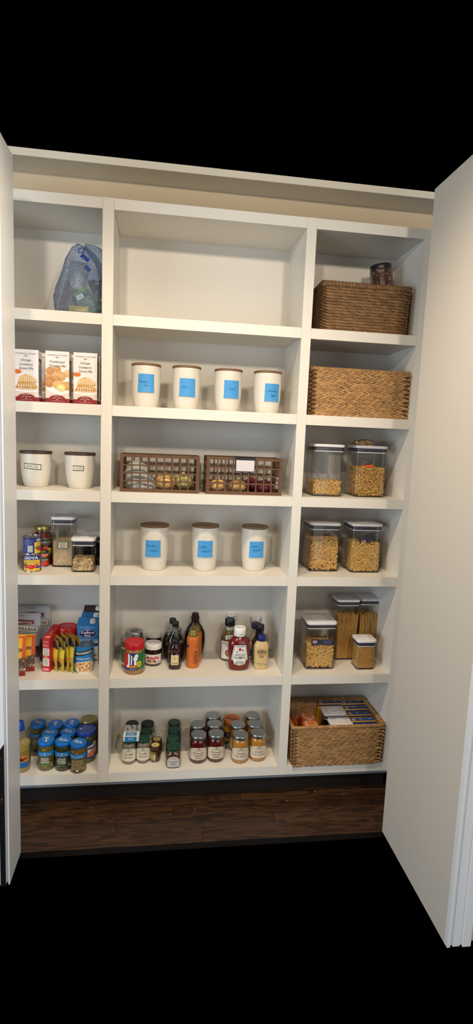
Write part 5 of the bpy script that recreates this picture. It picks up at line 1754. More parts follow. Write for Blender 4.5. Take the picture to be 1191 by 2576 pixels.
p.build('label', t, lambda u, v, h: (u, -Wb * .385 * (1 - (abs(u) / (Wb * .60)) ** 2.6) - h, v), step=.003)
# chocolate-dark flat bottle
q = at(489, 1653, 2, Z5)
dw = 52 * scale_at(q)
dh = at(489, 1543, 1, q.y + .02).z - Z5
t = thing('dark_bottle', 'tall dark brown flat bottle with a narrow neck behind the orange bottles', 'bottle', (at(489, 1640, 1, q.y + .03).x, q.y + .03, Z5))
MB().ovals([(0, dw * .72, dw * .4, 2.6), (.004, dw * .8, dw * .45, 2.6), (dh * .15, dw * .92, dw * .5, 2.3), (dh * .35, dw, dw * .52, 2.2), (dh * .55, dw * .96, dw * .5, 2.2), (dh * .68, dw * .72, dw * .45, 2.1), (dh * .76, dw * .48, dw * .4, 2), (dh * .80, dw * .40, dw * .38, 2), (dh * .88, dw * .37, dw * .37, 2)], 32).build('body', 'dark_liquid', t)
MB().lathe([(dw * .20, dh * .86), (dw * .205, dh * .865), (dw * .205, dh * .92), (dw * .15, dh * .935), (dw * .17, dh * .95), (dw * .17, dh * .985), (dw * .14, dh)], 24).build('cap', 'dark_cap', t)
# two orange bottles with gold caps
G = 'orange bottles with gold caps'
def orange_bottle(lab, x, y, R, H, rz=0.0):
    t = thing('orange_bottle', lab, 'bottle', (x, y, Z5), rz, G)
    MB().lathe([(R * .9, 0), (R * .98, .003), (R, .008), (R, H * .76), (R * .97, H * .80), (R * .85, H * .835), (R * .6, H * .85), (R * .6, H * .88)], 32).build('body', 'orange_plastic', t)
    MB().lathe([(R * .74, H * .845), (R * .75, H * .85), (R * .75, H * .92), (R * .70, H * .94), (R * .62, H * .945), (R * .62, H * .985), (R * .55, H)], 28).build('cap', 'gold_cap', t)
    def draw(p, w, h):
        p.lines(w * .02, h * .10, w * .30, h * .52, 11, S(120, 62, 26), seed=12, fill=.5)
        p.rect(w * .04, h * .56, w * .26, h * .60, S(90, 50, 50))
        p.text('HONEY', w * .2, h * .78, h * .05, S(60, 44, 60), w=w * .2, rot=15)
        p.ell(-w * .32, h * .8, w * .10, h * .05, S(40, 40, 80))
    label_on(t, R * 1.001, H * .06, H * .74, 1.5, draw, paper=None)
    return t
x, y, R, H = cylpos(468, 500, 1682.5, 1590, Z5)
orange_bottle('front orange bottle with gold cap beside the honey bear', x, y, R, H)
pb_ = at(492, 1579, 1, y + .062)
orange_bottle('rear orange bottle with gold cap next to the dark bottle', at(491, 1640, 1, y + .062).x, y + .062, R * 1.02, H * 1.0)
# dressing bottles
def dressing(name, lab, x, y, R, H, capm, fillc, draw=None, group=None, rz=0, neckp=None, capband=None, neck_label=None):
    t = thing(name, lab, 'bottle', (x, y, Z5), rz, group)
    pr = smooth_prof([(R * .92, 0.002), (R, .008), (R, H * .30), (R, H * .50), (R * .93, H * .58), (R * .62, H * .68), (R * .45, H * .77), (R * .42, H * .86)], 3)
    MB().lathe([(R * .85, 0)] + pr, 30, cap=(True, False)).build('body', 'glass', t)
    MB().lathe([(r_ * .95, max(.003, z)) for r_, z in pr if z < H * .80], 30, col=fillc).build('dressing', 'contents_gloss', t, attr=True)
    cr_ = R * .56
    cp = MB().lathe([(cr_, H * .845), (cr_ * 1.02, H * .85), (cr_ * 1.02, H * .985), (cr_ * .95, H)], 28).build('cap', capm, t)
    if capband:
        MB().lathe([(cr_ * 1.035, H * .955), (cr_ * 1.035, H * .97)], 28, cap=(False, False)).build('cap_band', capband, cp)
    if draw:
        label_on(t, R * 1.004, H * .06, H * .50, 1.15, draw, paper=S(226, 222, 212))
    if neck_label:
        pn = Print().ell(0, H * .60, R * .62, H * .045, S(224, 220, 210)); pn.lines(-R * .4, H * .58, R * .4, H * .62, 2, S(90, 90, 90), seed=2)
        pn.build('neck_label', t, lambda u, v, h: ((R * .93 + h) * sin(u / R), -(R * (.96 - 2.4 * (v / H - .56)) + h) * cos(u / R), v), step=.004)
        pn = Print().rect(-R * .5, H * .74, R * .5, H * .81, S(206, 204, 196)); pn.text('DRESSING', 0, H * .775, H * .02, INK, w=R * .7)
        pn.build('neck_band', t, round_front(R * .475), step=.003)
    return t
def brianna(p, w, h):
    p.frame(-w / 2 + .001, .001, w / 2 - .001, h - .001, .0008, S(120, 116, 110))
    p.text('BRIANNAS', 0, h * .87, h * .09, S(36, 34, 40), w=w * .78)
    p.text('home style', 0, h * .76, h * .05, S(60, 56, 60), w=w * .4, shear=.2)
    p.ell(0, h * .36, w * .24, h * .22, S(104, 62, 44)).ell(0, h * .36, w * .18, h * .18, S(170, 126, 96)).ell(0, h * .34, w * .10, h * .14, S(120, 74, 54))
    p.poly([(-w * .05, h * .55), (w * .05, h * .55), (0, h * .70)], S(110, 70, 50))
    p.text('NET 12 FL OZ', 0, h * .06, h * .03, INK, w=w * .4)
q = at(577, 1662, 2, Z5)
yb_ = q.y + .03
bx_ = at(573, 1640, 1, yb_).x
bh_ = at(577, 1556, 1, yb_).z - Z5
bR = 26 * scale_at((bx_, yb_, Z5)) * .98
dressing('dressing_bottle', 'dressing bottle with black cap and onion picture label behind the ketchup', bx_ + .006, yb_, bR * .86, bh_, 'plastic_black', S(124, 96, 44), brianna, neck_label=True)
yw = yb_ + .085
q = at(582, 1545, 1, yw)
MB_ = dressing('dressing_bottle', 'white-capped bottle with a blue cap band standing furthest back', at(579, 1640, 1, yw).x, yw, bR * .86, q.z - Z5, 'plastic_white', S(206, 196, 170), brianna, capband='plastic_navy')
pn = Print().text('RANCH', 0, 0, .010, S(30, 36, 70), w=.026, bold=.03)
hw_ = q.z - Z5
pn.build('neck_print', MB_, round_front(bR * .86 * .45, hw_ * .81), step=.003)
yk = yb_ + .022
q = at(595, 1573, 1, yk)
dressing('dressing_bottle', 'white-capped bottle with a navy band almost hidden by the ketchup', at(596, 1640, 1, yk).x, yk, bR * .62, q.z - Z5, 'plastic_white', S(180, 150, 90), None, capband='plastic_navy')
# ketchup, standing on its foot with the label upside down
x, y, R, H = cylpos(571, 626.2, 1690.8, 1584, Z5)
t = thing('ketchup_bottle', 'ketchup bottle with white cap and an upside-down label', 'bottle', (x, y - .012, Z5))
Wk = 2 * R
Dk = Wk * .58
sil = [(0, .70), (.004 / H, .78), (.04, .88), (.10, .95), (.17, .97), (.22, .92), (.28, .94), (.38, .985), (.50, 1.0), (.60, .99), (.66, .94), (.72, .80), (.77, .62), (.80, .55), (.82, .50)]
rows = [(z * H, Wk * k, Dk * min(1, k * 1.05) if k > .6 else Wk * k, 2.4 if k > .7 else 2.0) for z, k in sil]
MB().ovals(rows, 36).build('body', 'ketchup_red', t, angle=60)
MB().lathe([(Wk * .265, H * .80), (Wk * .27, H * .805), (Wk * .27, H * .965), (Wk * .255, H * .985), (Wk * .23, H), (Wk * .22, H - .0008)], 32).build('cap', 'plastic_white', t)
def half_w(z):
    for a, b in zip(rows[:-1], rows[1:]):
        if a[0] <= z <= b[0]:
            k = (z - a[0]) / max(b[0] - a[0], 1e-6)
            return (a[1] + (b[1] - a[1]) * k) / 2, (a[2] + (b[2] - a[2]) * k) / 2
    return rows[-1][1] / 2, rows[-1][2] / 2
def kfn(u, v, h):
    a, b = half_w(v)
    return (u, -b * max(.05, 1 - (abs(u) / a) ** 2.4) ** (1 / 2.4) - h, v)
def inv(pts, s):
    return [(x_ * s, y_) for x_, y_ in pts]
p = Print()
z0, z1 = H * .135, H * .615
hh = z1 - z0
def shp(k):
    m = (1 - k) * .010
    return [(-Wk * .27 + m, z1 - m), (Wk * .27 - m, z1 - m), (Wk * .375 - m, z0 + hh * .27 + m), (Wk * .29 - m * .5, z0 + hh * .24), (Wk * .25 - m, z0 + hh * .07 + m), (0, z0 + m), (-Wk * .25 + m, z0 + hh * .07 + m), (-Wk * .29 + m * .5, z0 + hh * .24), (-Wk * .375 + m, z0 + hh * .27 + m)]
p.poly(shp(1), S(232, 230, 224)).poly(shp(.75), S(96, 118, 92)).poly(shp(.5), S(232, 230, 224))
p.text('HEINZ', 0, z0 + hh * .15, hh * .11, BLACK, w=Wk * .36, bold=.02, rot=180)
p.text('TOMATO', 0, z0 + hh * .385, hh * .115, BLACK, w=Wk * .54, bold=.02, rot=180)
p.text('KETCHUP', 0, z0 + hh * .525, hh * .10, BLACK, w=Wk * .44, bold=.015, rot=180)
p.text('EST 1869', 0, z0 + hh * .27, hh * .03, INK, w=Wk * .14, rot=180)
p.ell(0, z0 + hh * .79, Wk * .065, hh * .075, S(206, 34, 30)).ell(-Wk * .14, z0 + hh * .67, Wk * .035, hh * .03, S(50, 110, 50)).ell(Wk * .13, z0 + hh * .76, Wk * .03, hh * .05, S(50, 110, 50)).ell(Wk * .13, z0 + hh * .68, Wk * .02, hh * .02, S(50, 110, 50))
p.line([(-Wk * .17, z0 + hh * .86), (-Wk * .1, z0 + hh * .66), (Wk * .06, z0 + hh * .62)], .0008, S(100, 130, 90))
p.text('GROWN NOT MADE', 0, z0 + hh * .915, hh * .045, S(60, 60, 60), w=Wk * .34, rot=180)
p.build('label', t, kfn, step=.004, vstep=.005, off=.0008, eps=.00015)
p = Print().text('31 MAY 27', .004, H * .86, .006, S(60, 60, 60), w=.022); p.build('cap_print', t, round_front(Wk * .27), step=.003)
# creamy dressing with navy cap and a clear cup upside down on it
yq = .215
q = at(641, 1566, 1, yq)
x0_ = at(640, 1640, 1, yq).x
hq = q.z - Z5
t = dressing('dressing_bottle', 'creamy bottle with navy cap and clear cup on top behind the barbecue sauce', x0_, yq, 17 * scale_at(q), hq, 'plastic_navy', S(196, 170, 130), lambda p, w, h: (p.rect(-w / 2, h * .1, w / 2, h * .55, S(70, 100, 140)), p.text('CAESAR', 0, h * .75, h * .1, INK, w=w * .6)))
cupt = thing('clear_cup', 'small clear plastic cup standing over the navy bottle cap', 'cup', (x0_, yq, Z5 + hq * .86))
Rc = 15.5 * scale_at(q)
ch = at(641, 1554, 1, yq).z - Z5 - hq * .86
MB().lathe([(Rc * .72, 0), (Rc * .76, 0.002), (Rc, ch - .002), (Rc * 1.02, ch), (Rc * .98, ch), (Rc * .73, .003)], 28, cap=(False, False)).build('wall', 'clear_plastic', cupt)
# barbecue sauce
yb2 = .165
q = at(652, 1571, 1, yb2)
t = dressing('barbecue_bottle', 'dark barbecue sauce bottle with black wrapped neck behind the mustard', at(651, 1650, 1, yb2).x, yb2, 19.5 * scale_at(q), q.z - Z5, 'plastic_black', S(70, 26, 14), lambda p, w, h: (p.rect(-w / 2, h * .05, w / 2, h, S(96, 80, 70)), p.text('BBQ', 0, h * .6, h * .2, WHITEC, w=w * .4)))
Rq = 19.5 * scale_at(q); hq = q.z - Z5
MB().lathe([(Rq * .70, hq * .655), (Rq * .54, hq * .72), (Rq * .47, hq * .80), (Rq * .47, hq * .86)], 28, cap=(False, False)).build('neck_wrap', 'plastic_black', t)
# mustard
x, y, R, H = cylpos(636, 673, 1687.3, 1603, Z5)
t = thing('mustard_bottle', 'squeeze bottle of pale mustard with navy cap beside the ketchup', 'bottle', (x, y - .004, Z5))
Wm, Dm = 2 * R, 1.3 * R
MB().ovals([(0, Wm * .78, Dm * .8, 3), (.003, Wm * .86, Dm * .88, 3), (.010, Wm * .90, Dm * .95, 3), (H * .30, Wm * .95, Dm, 2.8), (H * .62, Wm, Dm, 2.6), (H * .72, Wm * .95, Dm, 2.4), (H * .79, Wm * .74, Dm * .85, 2.1), (H * .83, Wm * .56, Wm * .54, 2), (H * .86, Wm * .52, Wm * .52, 2)], 32).build('body', 'mustard', t, angle=60)
MB().lathe([(Wm * .285, H * .84), (Wm * .29, H * .845), (Wm * .275, H * .97), (Wm * .25, H)], 28).build('cap', 'plastic_navy', t)
p = Print()
dk = S(34, 38, 70)
p.text('GREY', 0, H * .585, H * .042, dk, w=Wm * .42, bold=.02).text('POUPON', 0, H * .53, H * .05, dk, w=Wm * .64, bold=.03)
p.ell(-Wm * .28, H * .59, Wm * .03, H * .012, dk).ell(Wm * .28, H * .59, Wm * .03, H * .012, dk)
p.rect(-Wm * .32, H * .478, Wm * .32, H * .486, S(170, 110, 40)).text('COUNTRY STYLE', 0, H * .458, H * .022, S(170, 60, 40), w=Wm * .6).text('DIJON', 0, H * .415, H * .034, dk, w=Wm * .30, bold=.02).text('MUSTARD', 0, H * .385, H * .02, dk, w=Wm * .26)
p.rect(-Wm * .30, H * .18, -Wm * .22, H * .215, S(90, 110, 170)).text('KEEP COLD', 0, H * .195, H * .022, dk, w=Wm * .34).text('NET WT 10 OZ', -Wm * .02, H * .145, H * .022, dk, w=Wm * .38).rect(Wm * .24, H * .13, Wm * .30, H * .19, S(110, 120, 150))
p.build('print', t, lambda u, v, h: (u, -Dm / 2 * max(.05, 1 - (abs(u) / (Wm / 2)) ** 2.7) ** (1 / 2.7) - h, v), step=.003, vstep=.01, off=.001)
# ================================================================ bottom row, left: olives, pickles and oil
OLV = S(122, 112, 48)
def tf_lid(t, H, R, rot):
    def d(p):
        p.rect(-R * .06, -R * .5, R * .06, R * .5, WHITEC).rect(-R * .32, R * .42, R * .32, R * .52, WHITEC).rect(-R * .18, -R * .55, R * .18, -R * .47, WHITEC)
        p.ring(0, -R * .02, R * .40, R * .28, R * .045, WHITEC)
    top_print(t, H - 0.0006, d, rot=rot)
def tf_label(p, w, h, word1, word2, word3, back=False):
    p.rect(-w / 2, h * .66, w / 2, h, S(30, 122, 190))
    if not back:
        p.text('T', 0, h * .83, h * .18, WHITEC, bold=.02).text('FARM', -w * .16, h * .82, h * .07, WHITEC, w=w * .13).text('FARMS', w * .17, h * .82, h * .07, WHITEC, w=w * .14)
        p.line([(-w * .4, h * .71), (w * .4, h * .71)], .0006, S(190, 214, 232))
        if word1: p.text(word1, 0, h * .52, h * .10, WHITEC, w=w * .34, bold=.02)
        if word2: p.text(word2, 0, h * .38, h * .11, WHITEC, w=w * .38, bold=.02)
        if word3: p.text(word3, 0, h * .24, h * .11, WHITEC, w=w * .40, bold=.02)
        p.rect(-w * .16, h * .09, w * .16, h * .16, S(86, 140, 50))
        p.text('NET WT 12 OZ', -w * .02, 0.0, h * .045, WHITEC, w=w * .26)
        p.ell(w * .33, h * .08, w * .025, h * .06, WHITEC).ell(w * .33, -h * .05, w * .025, h * .05, WHITEC)
    else:
        p.lines(-w * .38, h * .72, w * .36, h * .9, 3, S(170, 206, 232), seed=4)
        p.lines(-w * .26, -h * .16, w * .36, h * .58, 11, S(206, 190, 140), seed=5)
        p.ell(w * .0, -h * .22, w * .07, h * .06, WHITEC)
x1, y1, R1, H1 = cylpos(97.3, 137, 1941, 1871, Z6)
def blue_jar(lab, x, y, words, rot, fillc, lump, rz=0.0, back=False, ll=.0065):
    t = jar('olive_jar', lab, 'jar', x, y, Z6, R1, H1, lid_h=.015, lid_r=1.0, lid='lid_blue', fillc=fillc, group='blue-lidded jars on the bottom shelf', neck=.88, shoulder=.84, lumps=(lump, ll, 130, int(abs(x) * 1e4) % 97 + 3), fill_to=.93, rz=rz)
    label_on(t, R1 * 1.004, H1 * .22, H1 * .70, 1.25, lambda p, w, h: tf_label(p, w, h, *words, back=back), paper=None)
    tf_lid(t, H1, R1, rot)
    return t
OL = S(146, 134, 62); CU = S(84, 92, 44)
blue_jar('front blue-lidded jar lettered LEMON TWIST OLIVES', x1, y1, ('LEMON', 'TWIST', 'OLIVES'), 0.1, S(110, 98, 40), OL)
x2, y2, _, _ = cylpos(138, 178, 1942, 1872, Z6)
blue_jar('front blue-lidded jar lettered CUCUMBERS', x2 + .003, y2, ('PICKLED', 'BABY', 'CUCUMBERS'), 1.2, S(60, 62, 30), CU)
x3, y3, _, _ = cylpos(175, 215, 1947.5, 1877, Z6)
blue_jar('front blue-lidded jar turned to show its back label', x3 + .004, y3, ('', '', ''), 1.0, S(124, 96, 36), S(150, 122, 50), back=True)
for (l, r, bk, lab, rt, wd) in ((106, 145, 1831, 'blue-lidded jar behind the LEMON TWIST OLIVES jar, middle row', 1.45, ('STUFFED', 'GREEN', 'OLIVES')), (153, 191.5, 1829, 'blue-lidded jar right behind the CUCUMBERS jar, middle row', 1.0, ('STUFFED', 'GREEN', 'OLIVES')),
                            (78, 116, 1807.5, 'blue-lidded jar at the back left beside the oil bottle', 0.9, ('LEMON', 'TWIST', 'OLIVES')), (121, 160, 1809, 'blue-lidded jar in the middle of the back row', 0.1, ('LEMON', 'TWIST', 'OLIVES')), (163, 200, 1807, 'blue-lidded jar at the right end of the back row', 0.0, ('LEMON', 'TWIST', 'OLIVES'))):
    tx, ty, tr_ = topspot(l, r, bk, Z6, H1)
    blue_jar(lab, tx, ty, wd, rt, S(96, 84, 36), OL)
# pickle chips jar with navy lid, gold-lidded jar behind
x, y, R, H = cylpos(194, 242, 1922, 1851, Z6)
hv = at(216, 1846, 1, y - R).z - Z6
t = jar('pickle_jar', 'larger pickle jar with navy lid and orange and blue label', 'jar', x - .002, y, Z6, R, hv, lid_h=.017, lid_r=1.0, lid='lid_navy', fillc=S(84, 90, 34), neck=.9, shoulder=.88, lumps=(S(110, 120, 50), .011, 80, 5))
def vlasic(p, w, h):
    p.rect(-w / 2, 0, w / 2, h, S(30, 52, 140))
    p.poly([(w * .06, h * .12), (w * .46, h * .2), (w * .46, h * .86), (w * .06, h * .72)], S(226, 222, 214))
    p.ell(w * .24, h * .26, w * .17, h * .18, S(206, 96, 40))
    p.text('vlasic', w * .24, h * .62, h * .20, S(24, 30, 60), w=w * .36, bold=.03)
    p.text('Bread & Butter', w * .25, h * .33, h * .08, WHITEC, w=w * .26).text('Chips', w * .25, h * .20, h * .09, WHITEC, w=w * .18)
    p.ell(w * .33, h * .88, w * .08, h * .09, S(206, 200, 60))
label_on(t, R * 1.004, hv * .16, hv * .72, 1.4, vlasic, paper=None, a0=.1)
top_print(t, hv - .0006, lambda p: (p.ring(0, 0, R * .82, R * .82, .0008, S(150, 170, 220)), p.text('vlasic', 0, R * .45, R * .2, S(206, 214, 236), w=R * .9), p.text("That's the tastiest", R * .1, R * .1, R * .14, S(206, 214, 236), w=R * 1.0), p.text('crunch ever heard', 0, -R * .15, R * .14, S(206, 214, 236), w=R * 1.0), p.ell(-R * .55, 0, R * .14, R * .2, S(190, 200, 230)), p.text('REFRIGERATE', 0, -R * .5, R * .1, S(190, 200, 230), w=R * .8)), rot=.05)
hg = hv * 1.02
tx, ty, tr_ = topspot(205, 245, 1797, Z6, hg)
t = jar('pickle_jar', 'gold-lidded jar at the back beside the white stile', 'jar', tx, min(ty, .30 - tr_), Z6, tr_ * 1.08, hg, lid_h=.016, lid_r=.93, lid='gold_lid', fillc=S(70, 72, 30), neck=.86, shoulder=.86, lumps=(S(96, 104, 44), .009, 60, 6))
# oil bottle with blue cap
q = at(52, 1948, 2, Z6)
Wo = .098
xo = at(77.5, 1915, 1, q.y + .045).x - Wo / 2
ho = at(56, 1816, 1, q.y + .045).z - Z6
t = thing('oil_bottle', 'clear plastic oil bottle with blue cap at the left door frame', 'bottle', (xo, q.y + .047, Z6))
rows = [(0, Wo * .78, Wo * .7, 3.2), (.004, Wo * .88, Wo * .78, 3.2), (ho * .08, Wo * .95, Wo * .85, 3), (ho * .30, Wo, Wo * .9, 2.8), (ho * .55, Wo, Wo * .9, 2.6), (ho * .68, Wo * .92, Wo * .85, 2.3), (ho * .77, Wo * .66, Wo * .64, 2), (ho * .82, Wo * .40, Wo * .40, 2), (ho * .86, Wo * .36, Wo * .36, 2)]
MB().ovals(rows, 36, cap=(True, False)).build('body', 'clear_plastic', t)
inn = [(max(.003, z), a * .96, b * .96, c) for z, a, b, c in rows if z <= ho * .56]
MB().ovals(inn, 36, col=S(176, 150, 66)).build('oil', 'oil', t, attr=False)
MB().lathe([(Wo * .235, ho * .84), (Wo * .24, ho * .845), (Wo * .24, ho * .89), (Wo * .215, ho * .895), (Wo * .215, ho * .985), (Wo * .19, ho)], 28).build('cap', 'plastic_blue', t)
p = Print()
p.rect(-Wo * .44, ho * .12, Wo * .46, ho * .46, S(196, 150, 70))
p.poly([(-Wo * .4, ho * .30), (Wo * .45, ho * .36), (Wo * .46, ho * .46), (-Wo * .44, ho * .46)], S(150, 120, 50))
for k, (a, b, c) in enumerate(((.12, .33, (120, 40, 24)), (.25, .36, (206, 140, 60)), (.33, .31, (176, 60, 30)), (.2, .29, (90, 40, 24)), (.05, .35, (206, 170, 90)))):
    p.ell(Wo * a, ho * b, Wo * .10, ho * .025, S(*c))
p.rect(Wo * .06, ho * .13, Wo * .46, ho * .24, S(36, 104, 180)).rect(-Wo * .02, ho * .12, Wo * .04, ho * .25, WHITEC)
p.build('label', t, lambda u, v, h: (u, -Wo * .45 * max(.02, 1 - (abs(u) / (Wo * .502)) ** 2.8) ** (1 / 2.8) - h, v), step=.004, vstep=.02, off=.0012)

# ================================================================ bottom row, middle: relishes, salsa and queso
def stone(p, w, h, lines_, name2=None):
    p.poly([(-w * .05, h * .90), (w * .05, h * .90), (0, h * .98)], INK)
    p.text('STONEWALL', 0, h * .85, h * .035, INK, w=w * .30).text('KITCHEN', 0, h * .80, h * .035, INK, w=w * .24)
    p.line([(-w * .2, h * .765), (w * .2, h * .765)], .0005, INK)
    for s, y_, ww in lines_:
        p.text(s, 0, h * y_, h * .12, INK, w=w * ww, shear=.25)
    if name2:
        p.text(name2, 0, h * .06, h * .035, INK, w=w * .4)
xa, ya, Ra, Ha = cylpos(307, 341.5, 1924, 1863, Z6)
xb, yb2_, _, _ = cylpos(342, 376.7, 1921.7, 1861, Z6)
G = 'truffle spread jars with green lids'
hT = at(360, 1865, 1, yb2_ - Ra).z - Z6
def truffle(lab, x, y, lid='lid_green', labeld=True, R=None, H=None):
    R = R or Ra; H = H or hT
    t = jar('truffle_spread_jar', lab, 'jar', x, y, Z6, R, H, lid_h=.013, lid_r=.93, lid=lid, fillc=S(150, 136, 116), neck=.86, shoulder=.84, group=G, fill_to=.96)
    if labeld:
        label_on(t, R * 1.004, H * .14, H * .70, 1.35, lambda p, w, h: stone(p, w, h, (('Truffle', .56, .42), ('Spread', .34, .40)), 'NET WT 7.5 OZ'), shape='arch', paper=S(222, 214, 196))
    return t
truffle('front left Truffle Spread jar under the blue and white tin box', xa, ya)
truffle('front right Truffle Spread jar next to the small honey jar', xb + .001, yb2_)
ta = truffle('green-lidded jar behind the left Truffle Spread jar, under the tin box', xa + .003, ya + Ra * 2.08)
tx, ty, _ = topspot(355, 382, 1830, Z6, hT)
truffle('green-lidded jar right behind the right Truffle Spread jar', tx, ty)
tx2, ty2, tr2 = topspot(356, 385.6, 1813, Z6, hT * 1.03)
truffle('charcoal-lidded jar furthest back behind the right Truffle Spread jar', tx2 + .002, max(ty2, ty + Ra * 2.05), 'lid_charcoal', True, Ra * 1.05, hT * 1.03)
truffle('charcoal-lidded jar furthest back behind the tin box', xa + .006, max(ty2, ty + Ra * 2.05), 'lid_charcoal', True, Ra * 1.05, hT * 1.03)
# sardine tin box on the left jars
sw, sh_ = 0.074, 0.026
sd = 0.104
sb = thing('sardine_box', 'white and blue printed sardine box lying across two green jar lids', 'box', (at(327, 1866, 1, ya - Ra + .004).x + .004, ya - Ra + .004, Z6 + hT + .0004), radians(-3))
MB().rbox(sw, sd, 0, sh_, r=.006, bev=.0008, n=3, cy=sd / 2, col=S(222, 220, 218)).build('box', 'card', sb, attr=True, smooth=False)
p = Print()
p.rect(-sw * .34, .006, sw * .34, .036, S(30, 124, 186))
p.lines(-sw * .24, .010, sw * .28, .032, 4, S(190, 220, 236), seed=3)
for (a, b, r_) in ((-.30, .062, 0), (0, .074, 1), (.26, .062, 0), (.24, .090, 2), (-.12, .094, 2)):
    p.ell(sw * a, b, sw * .045, .011, S(50, 52, 60), n=14, rot=10).poly([(sw * a - .003, b + .016), (sw * a + .003, b + .016), (sw * a, b + .009)], S(50, 52, 60))
    p.ell(sw * a, b - .002, sw * .02, .006, S(150, 152, 160), n=10)
p.line([(sw * .38, .045), (sw * .38, .075)], .0025, INK)
p.build('top_print', sb, flat_top(sh_), eps=.0001, off=.0003)
p = Print().rect(-sw * .36, .001, sw * .36, sh_ - .002, S(30, 124, 186)).text('SARDINES', 0, sh_ * .62, .0045, WHITEC, w=sw * .34).text('PORTUGUESE', 0, sh_ * .36, .004, WHITEC, w=sw * .36)
p.build('front_print', sb, flat_front(0), eps=.0001, off=.0003)
# little honey jars
x, y, R, H = cylpos(376.5, 403.5, 1918.6, 1881, Z6)
G = 'small brown honey jars'
def honey(lab, x, y):
    t = jar('honey_jar', lab, 'jar', x, y, Z6, R, H, lid_h=.012, lid_r=.98, lid='honey_lid', fillc=S(84, 48, 16), neck=.9, shoulder=.86, group=G)
    label_on(t, R * 1.006, H * .10, H * .66, .62, lambda p, w, h: (p.rect(-w * .46, h * .82, w * .46, h * .94, INK), p.lines(-w * .4, h * .30, w * .4, h * .78, 5, S(110, 90, 50), seed=2), *[p.rect(-w * .4 + w * .09 * k, h * .06, -w * .35 + w * .09 * k, h * .24, INK) for k in range(9)]), paper=S(216, 196, 130), a0=-.55)
    top_print(t, H - .0006, lambda p: (p.ell(0, 0, R * .72, R * .72, S(222, 200, 120)), *[p.ell(R * .3 * cos(a), R * .3 * sin(a), R * .13, R * .10, S(60, 40, 20)) for a in (0.6, 2.6, 4.6)]))
    return t
honey('front small honey jar with a bee sticker on its lid', x, y)
tx, ty, _ = topspot(380, 407, 1864, Z6, H)
honey('second small honey jar tucked behind the bee sticker one', tx + .003, max(ty, y + 2.04 * R))
# column of four square relish jars
x, y, R, H = cylpos(417, 454, 1934, 1885, Z6)
G = 'green-lidded square relish jars in one file'
labs = ('green-lidded square relish jar at the front of its file of four', 'second green-lidded jar from the front in the file of four', 'third green-lidded jar from the front in the file of four', 'green-lidded jar at the back end of the file of four')
spots = [(x, y)]
for (l, r, bk) in ((419, 451, 1847.5), (423.5, 453, 1827), (423.5, 453, 1807.7)):
    tx, ty, _ = topspot(l, r, bk, Z6, H)
    spots.append((tx + .002, max(ty, spots[-1][1] + 2.0 * R)))
for (a, b), lab in zip(spots, labs):
    t = jar('relish_jar', lab, 'jar', a, b, Z6, R * .97, H, lid_h=.015, lid_r=.92, lid='lid_green', fillc=S(96, 62, 26), neck=.84, shoulder=.80, group=G, square=3.6, lumps=(S(120, 84, 40), .004, 60, 4))
    p = Print()
    w_ = R * 1.62
    h_ = H * .56
    pts = [(-w_ / 2, 0), (w_ / 2, 0), (w_ / 2, h_ * .62)] + [(w_ * .45 * cos(pi * k / 8), h_ * .66 + h_ * .3 * sin(pi * k / 8)) for k in range(9)] + [(-w_ / 2, h_ * .62)]
    p.poly(pts, S(206, 198, 192))
    p.poly([(-w_ * .05, h_ * .86), (w_ * .05, h_ * .86), (0, h_ * .92)], INK).text('STONEWALL KITCHEN', 0, h_ * .76, h_ * .06, INK, w=w_ * .5)
    p.text('Homestyle Bacon', 0, h_ * .50, h_ * .11, INK, w=w_ * .82, shear=.25).text('Aioli', 0, h_ * .28, h_ * .13, INK, w=w_ * .5, shear=.25).line([(-w_ * .4, h_ * .12), (w_ * .4, h_ * .12)], .0005, INK)
    Rr = R * .97
    p.build('label', t, lambda u, v, h: (u, -Rr * max(.02, 1 - (abs(u) / Rr) ** 3.6) ** (1 / 3.6) - h, v), step=.003, off=.001).location = (0, 0, H * .08)
# red pepper jelly and queso jars
def sj(lab, x, y, R, H, kind, label=True):
    red = kind == 'red'
    t = jar('salsa_jar' if red else 'queso_jar', lab, 'jar', x, y, Z6, R, H, lid_h=.0165, lid_r=.93, lid='steel', fillc=S(96, 26, 16) if red else S(204, 140, 52), neck=.86, shoulder=.84, group='red salsa jars with silver lids' if red else 'yellow queso jars with silver lids', lumps=(S(130, 44, 26), .006, 40, int(abs(x * 977)) % 50) if red else None, fill_to=.96)
    if label:
        label_on(t, R * 1.004, H * .15, H * .62, 1.3, lambda p, w, h: stone(p, w, h, (('Pineapple', .58, .46), ('Chipotle', .38, .42), ('Salsa', .20, .32)) if red else (('Chile', .54, .36), ('Con Queso', .32, .60)), 'NET WT 16 OZ'), shape='arch', paper=S(216, 200, 178))
    return t
x1, y1_, Rs, Hs_ = cylpos(476.5, 519, 1922.5, 1857, Z6)
x2_, y2_, _, _ = cylpos(520, 562, 1919.5, 1849.5, Z6)
sj('front left red salsa jar with silver lid', x1, y1_, Rs, Hs_, 'red')
sj('front right red salsa jar with silver lid', x2_ + .001, y2_, Rs, Hs_, 'red')
def behind(l, r, bk, prev):
    tx, ty, _ = topspot(l, r, bk, Z6, Hs_)
    return tx, max(ty, prev + 2.02 * Rs)
a, b = behind(480, 518, 1810.7, y1_); sj('red salsa jar behind the front left salsa jar', a, b, Rs, Hs_, 'red')
a2, b2_ = behind(521.7, 560, 1809, y2_); sj('red salsa jar behind the front right salsa jar', max(a2, a + 2.02 * Rs), b2_, Rs, Hs_, 'red')
a3, b3 = behind(518.5, 554.8, 1788.7, b2_); sj('red salsa jar alone at the very back of the salsa jars', a3, min(b3, DEP - Rs - .002), Rs, Hs_, 'red')
xq, yq_, _, _ = cylpos(581, 624, 1922.5, 1852, Z6)
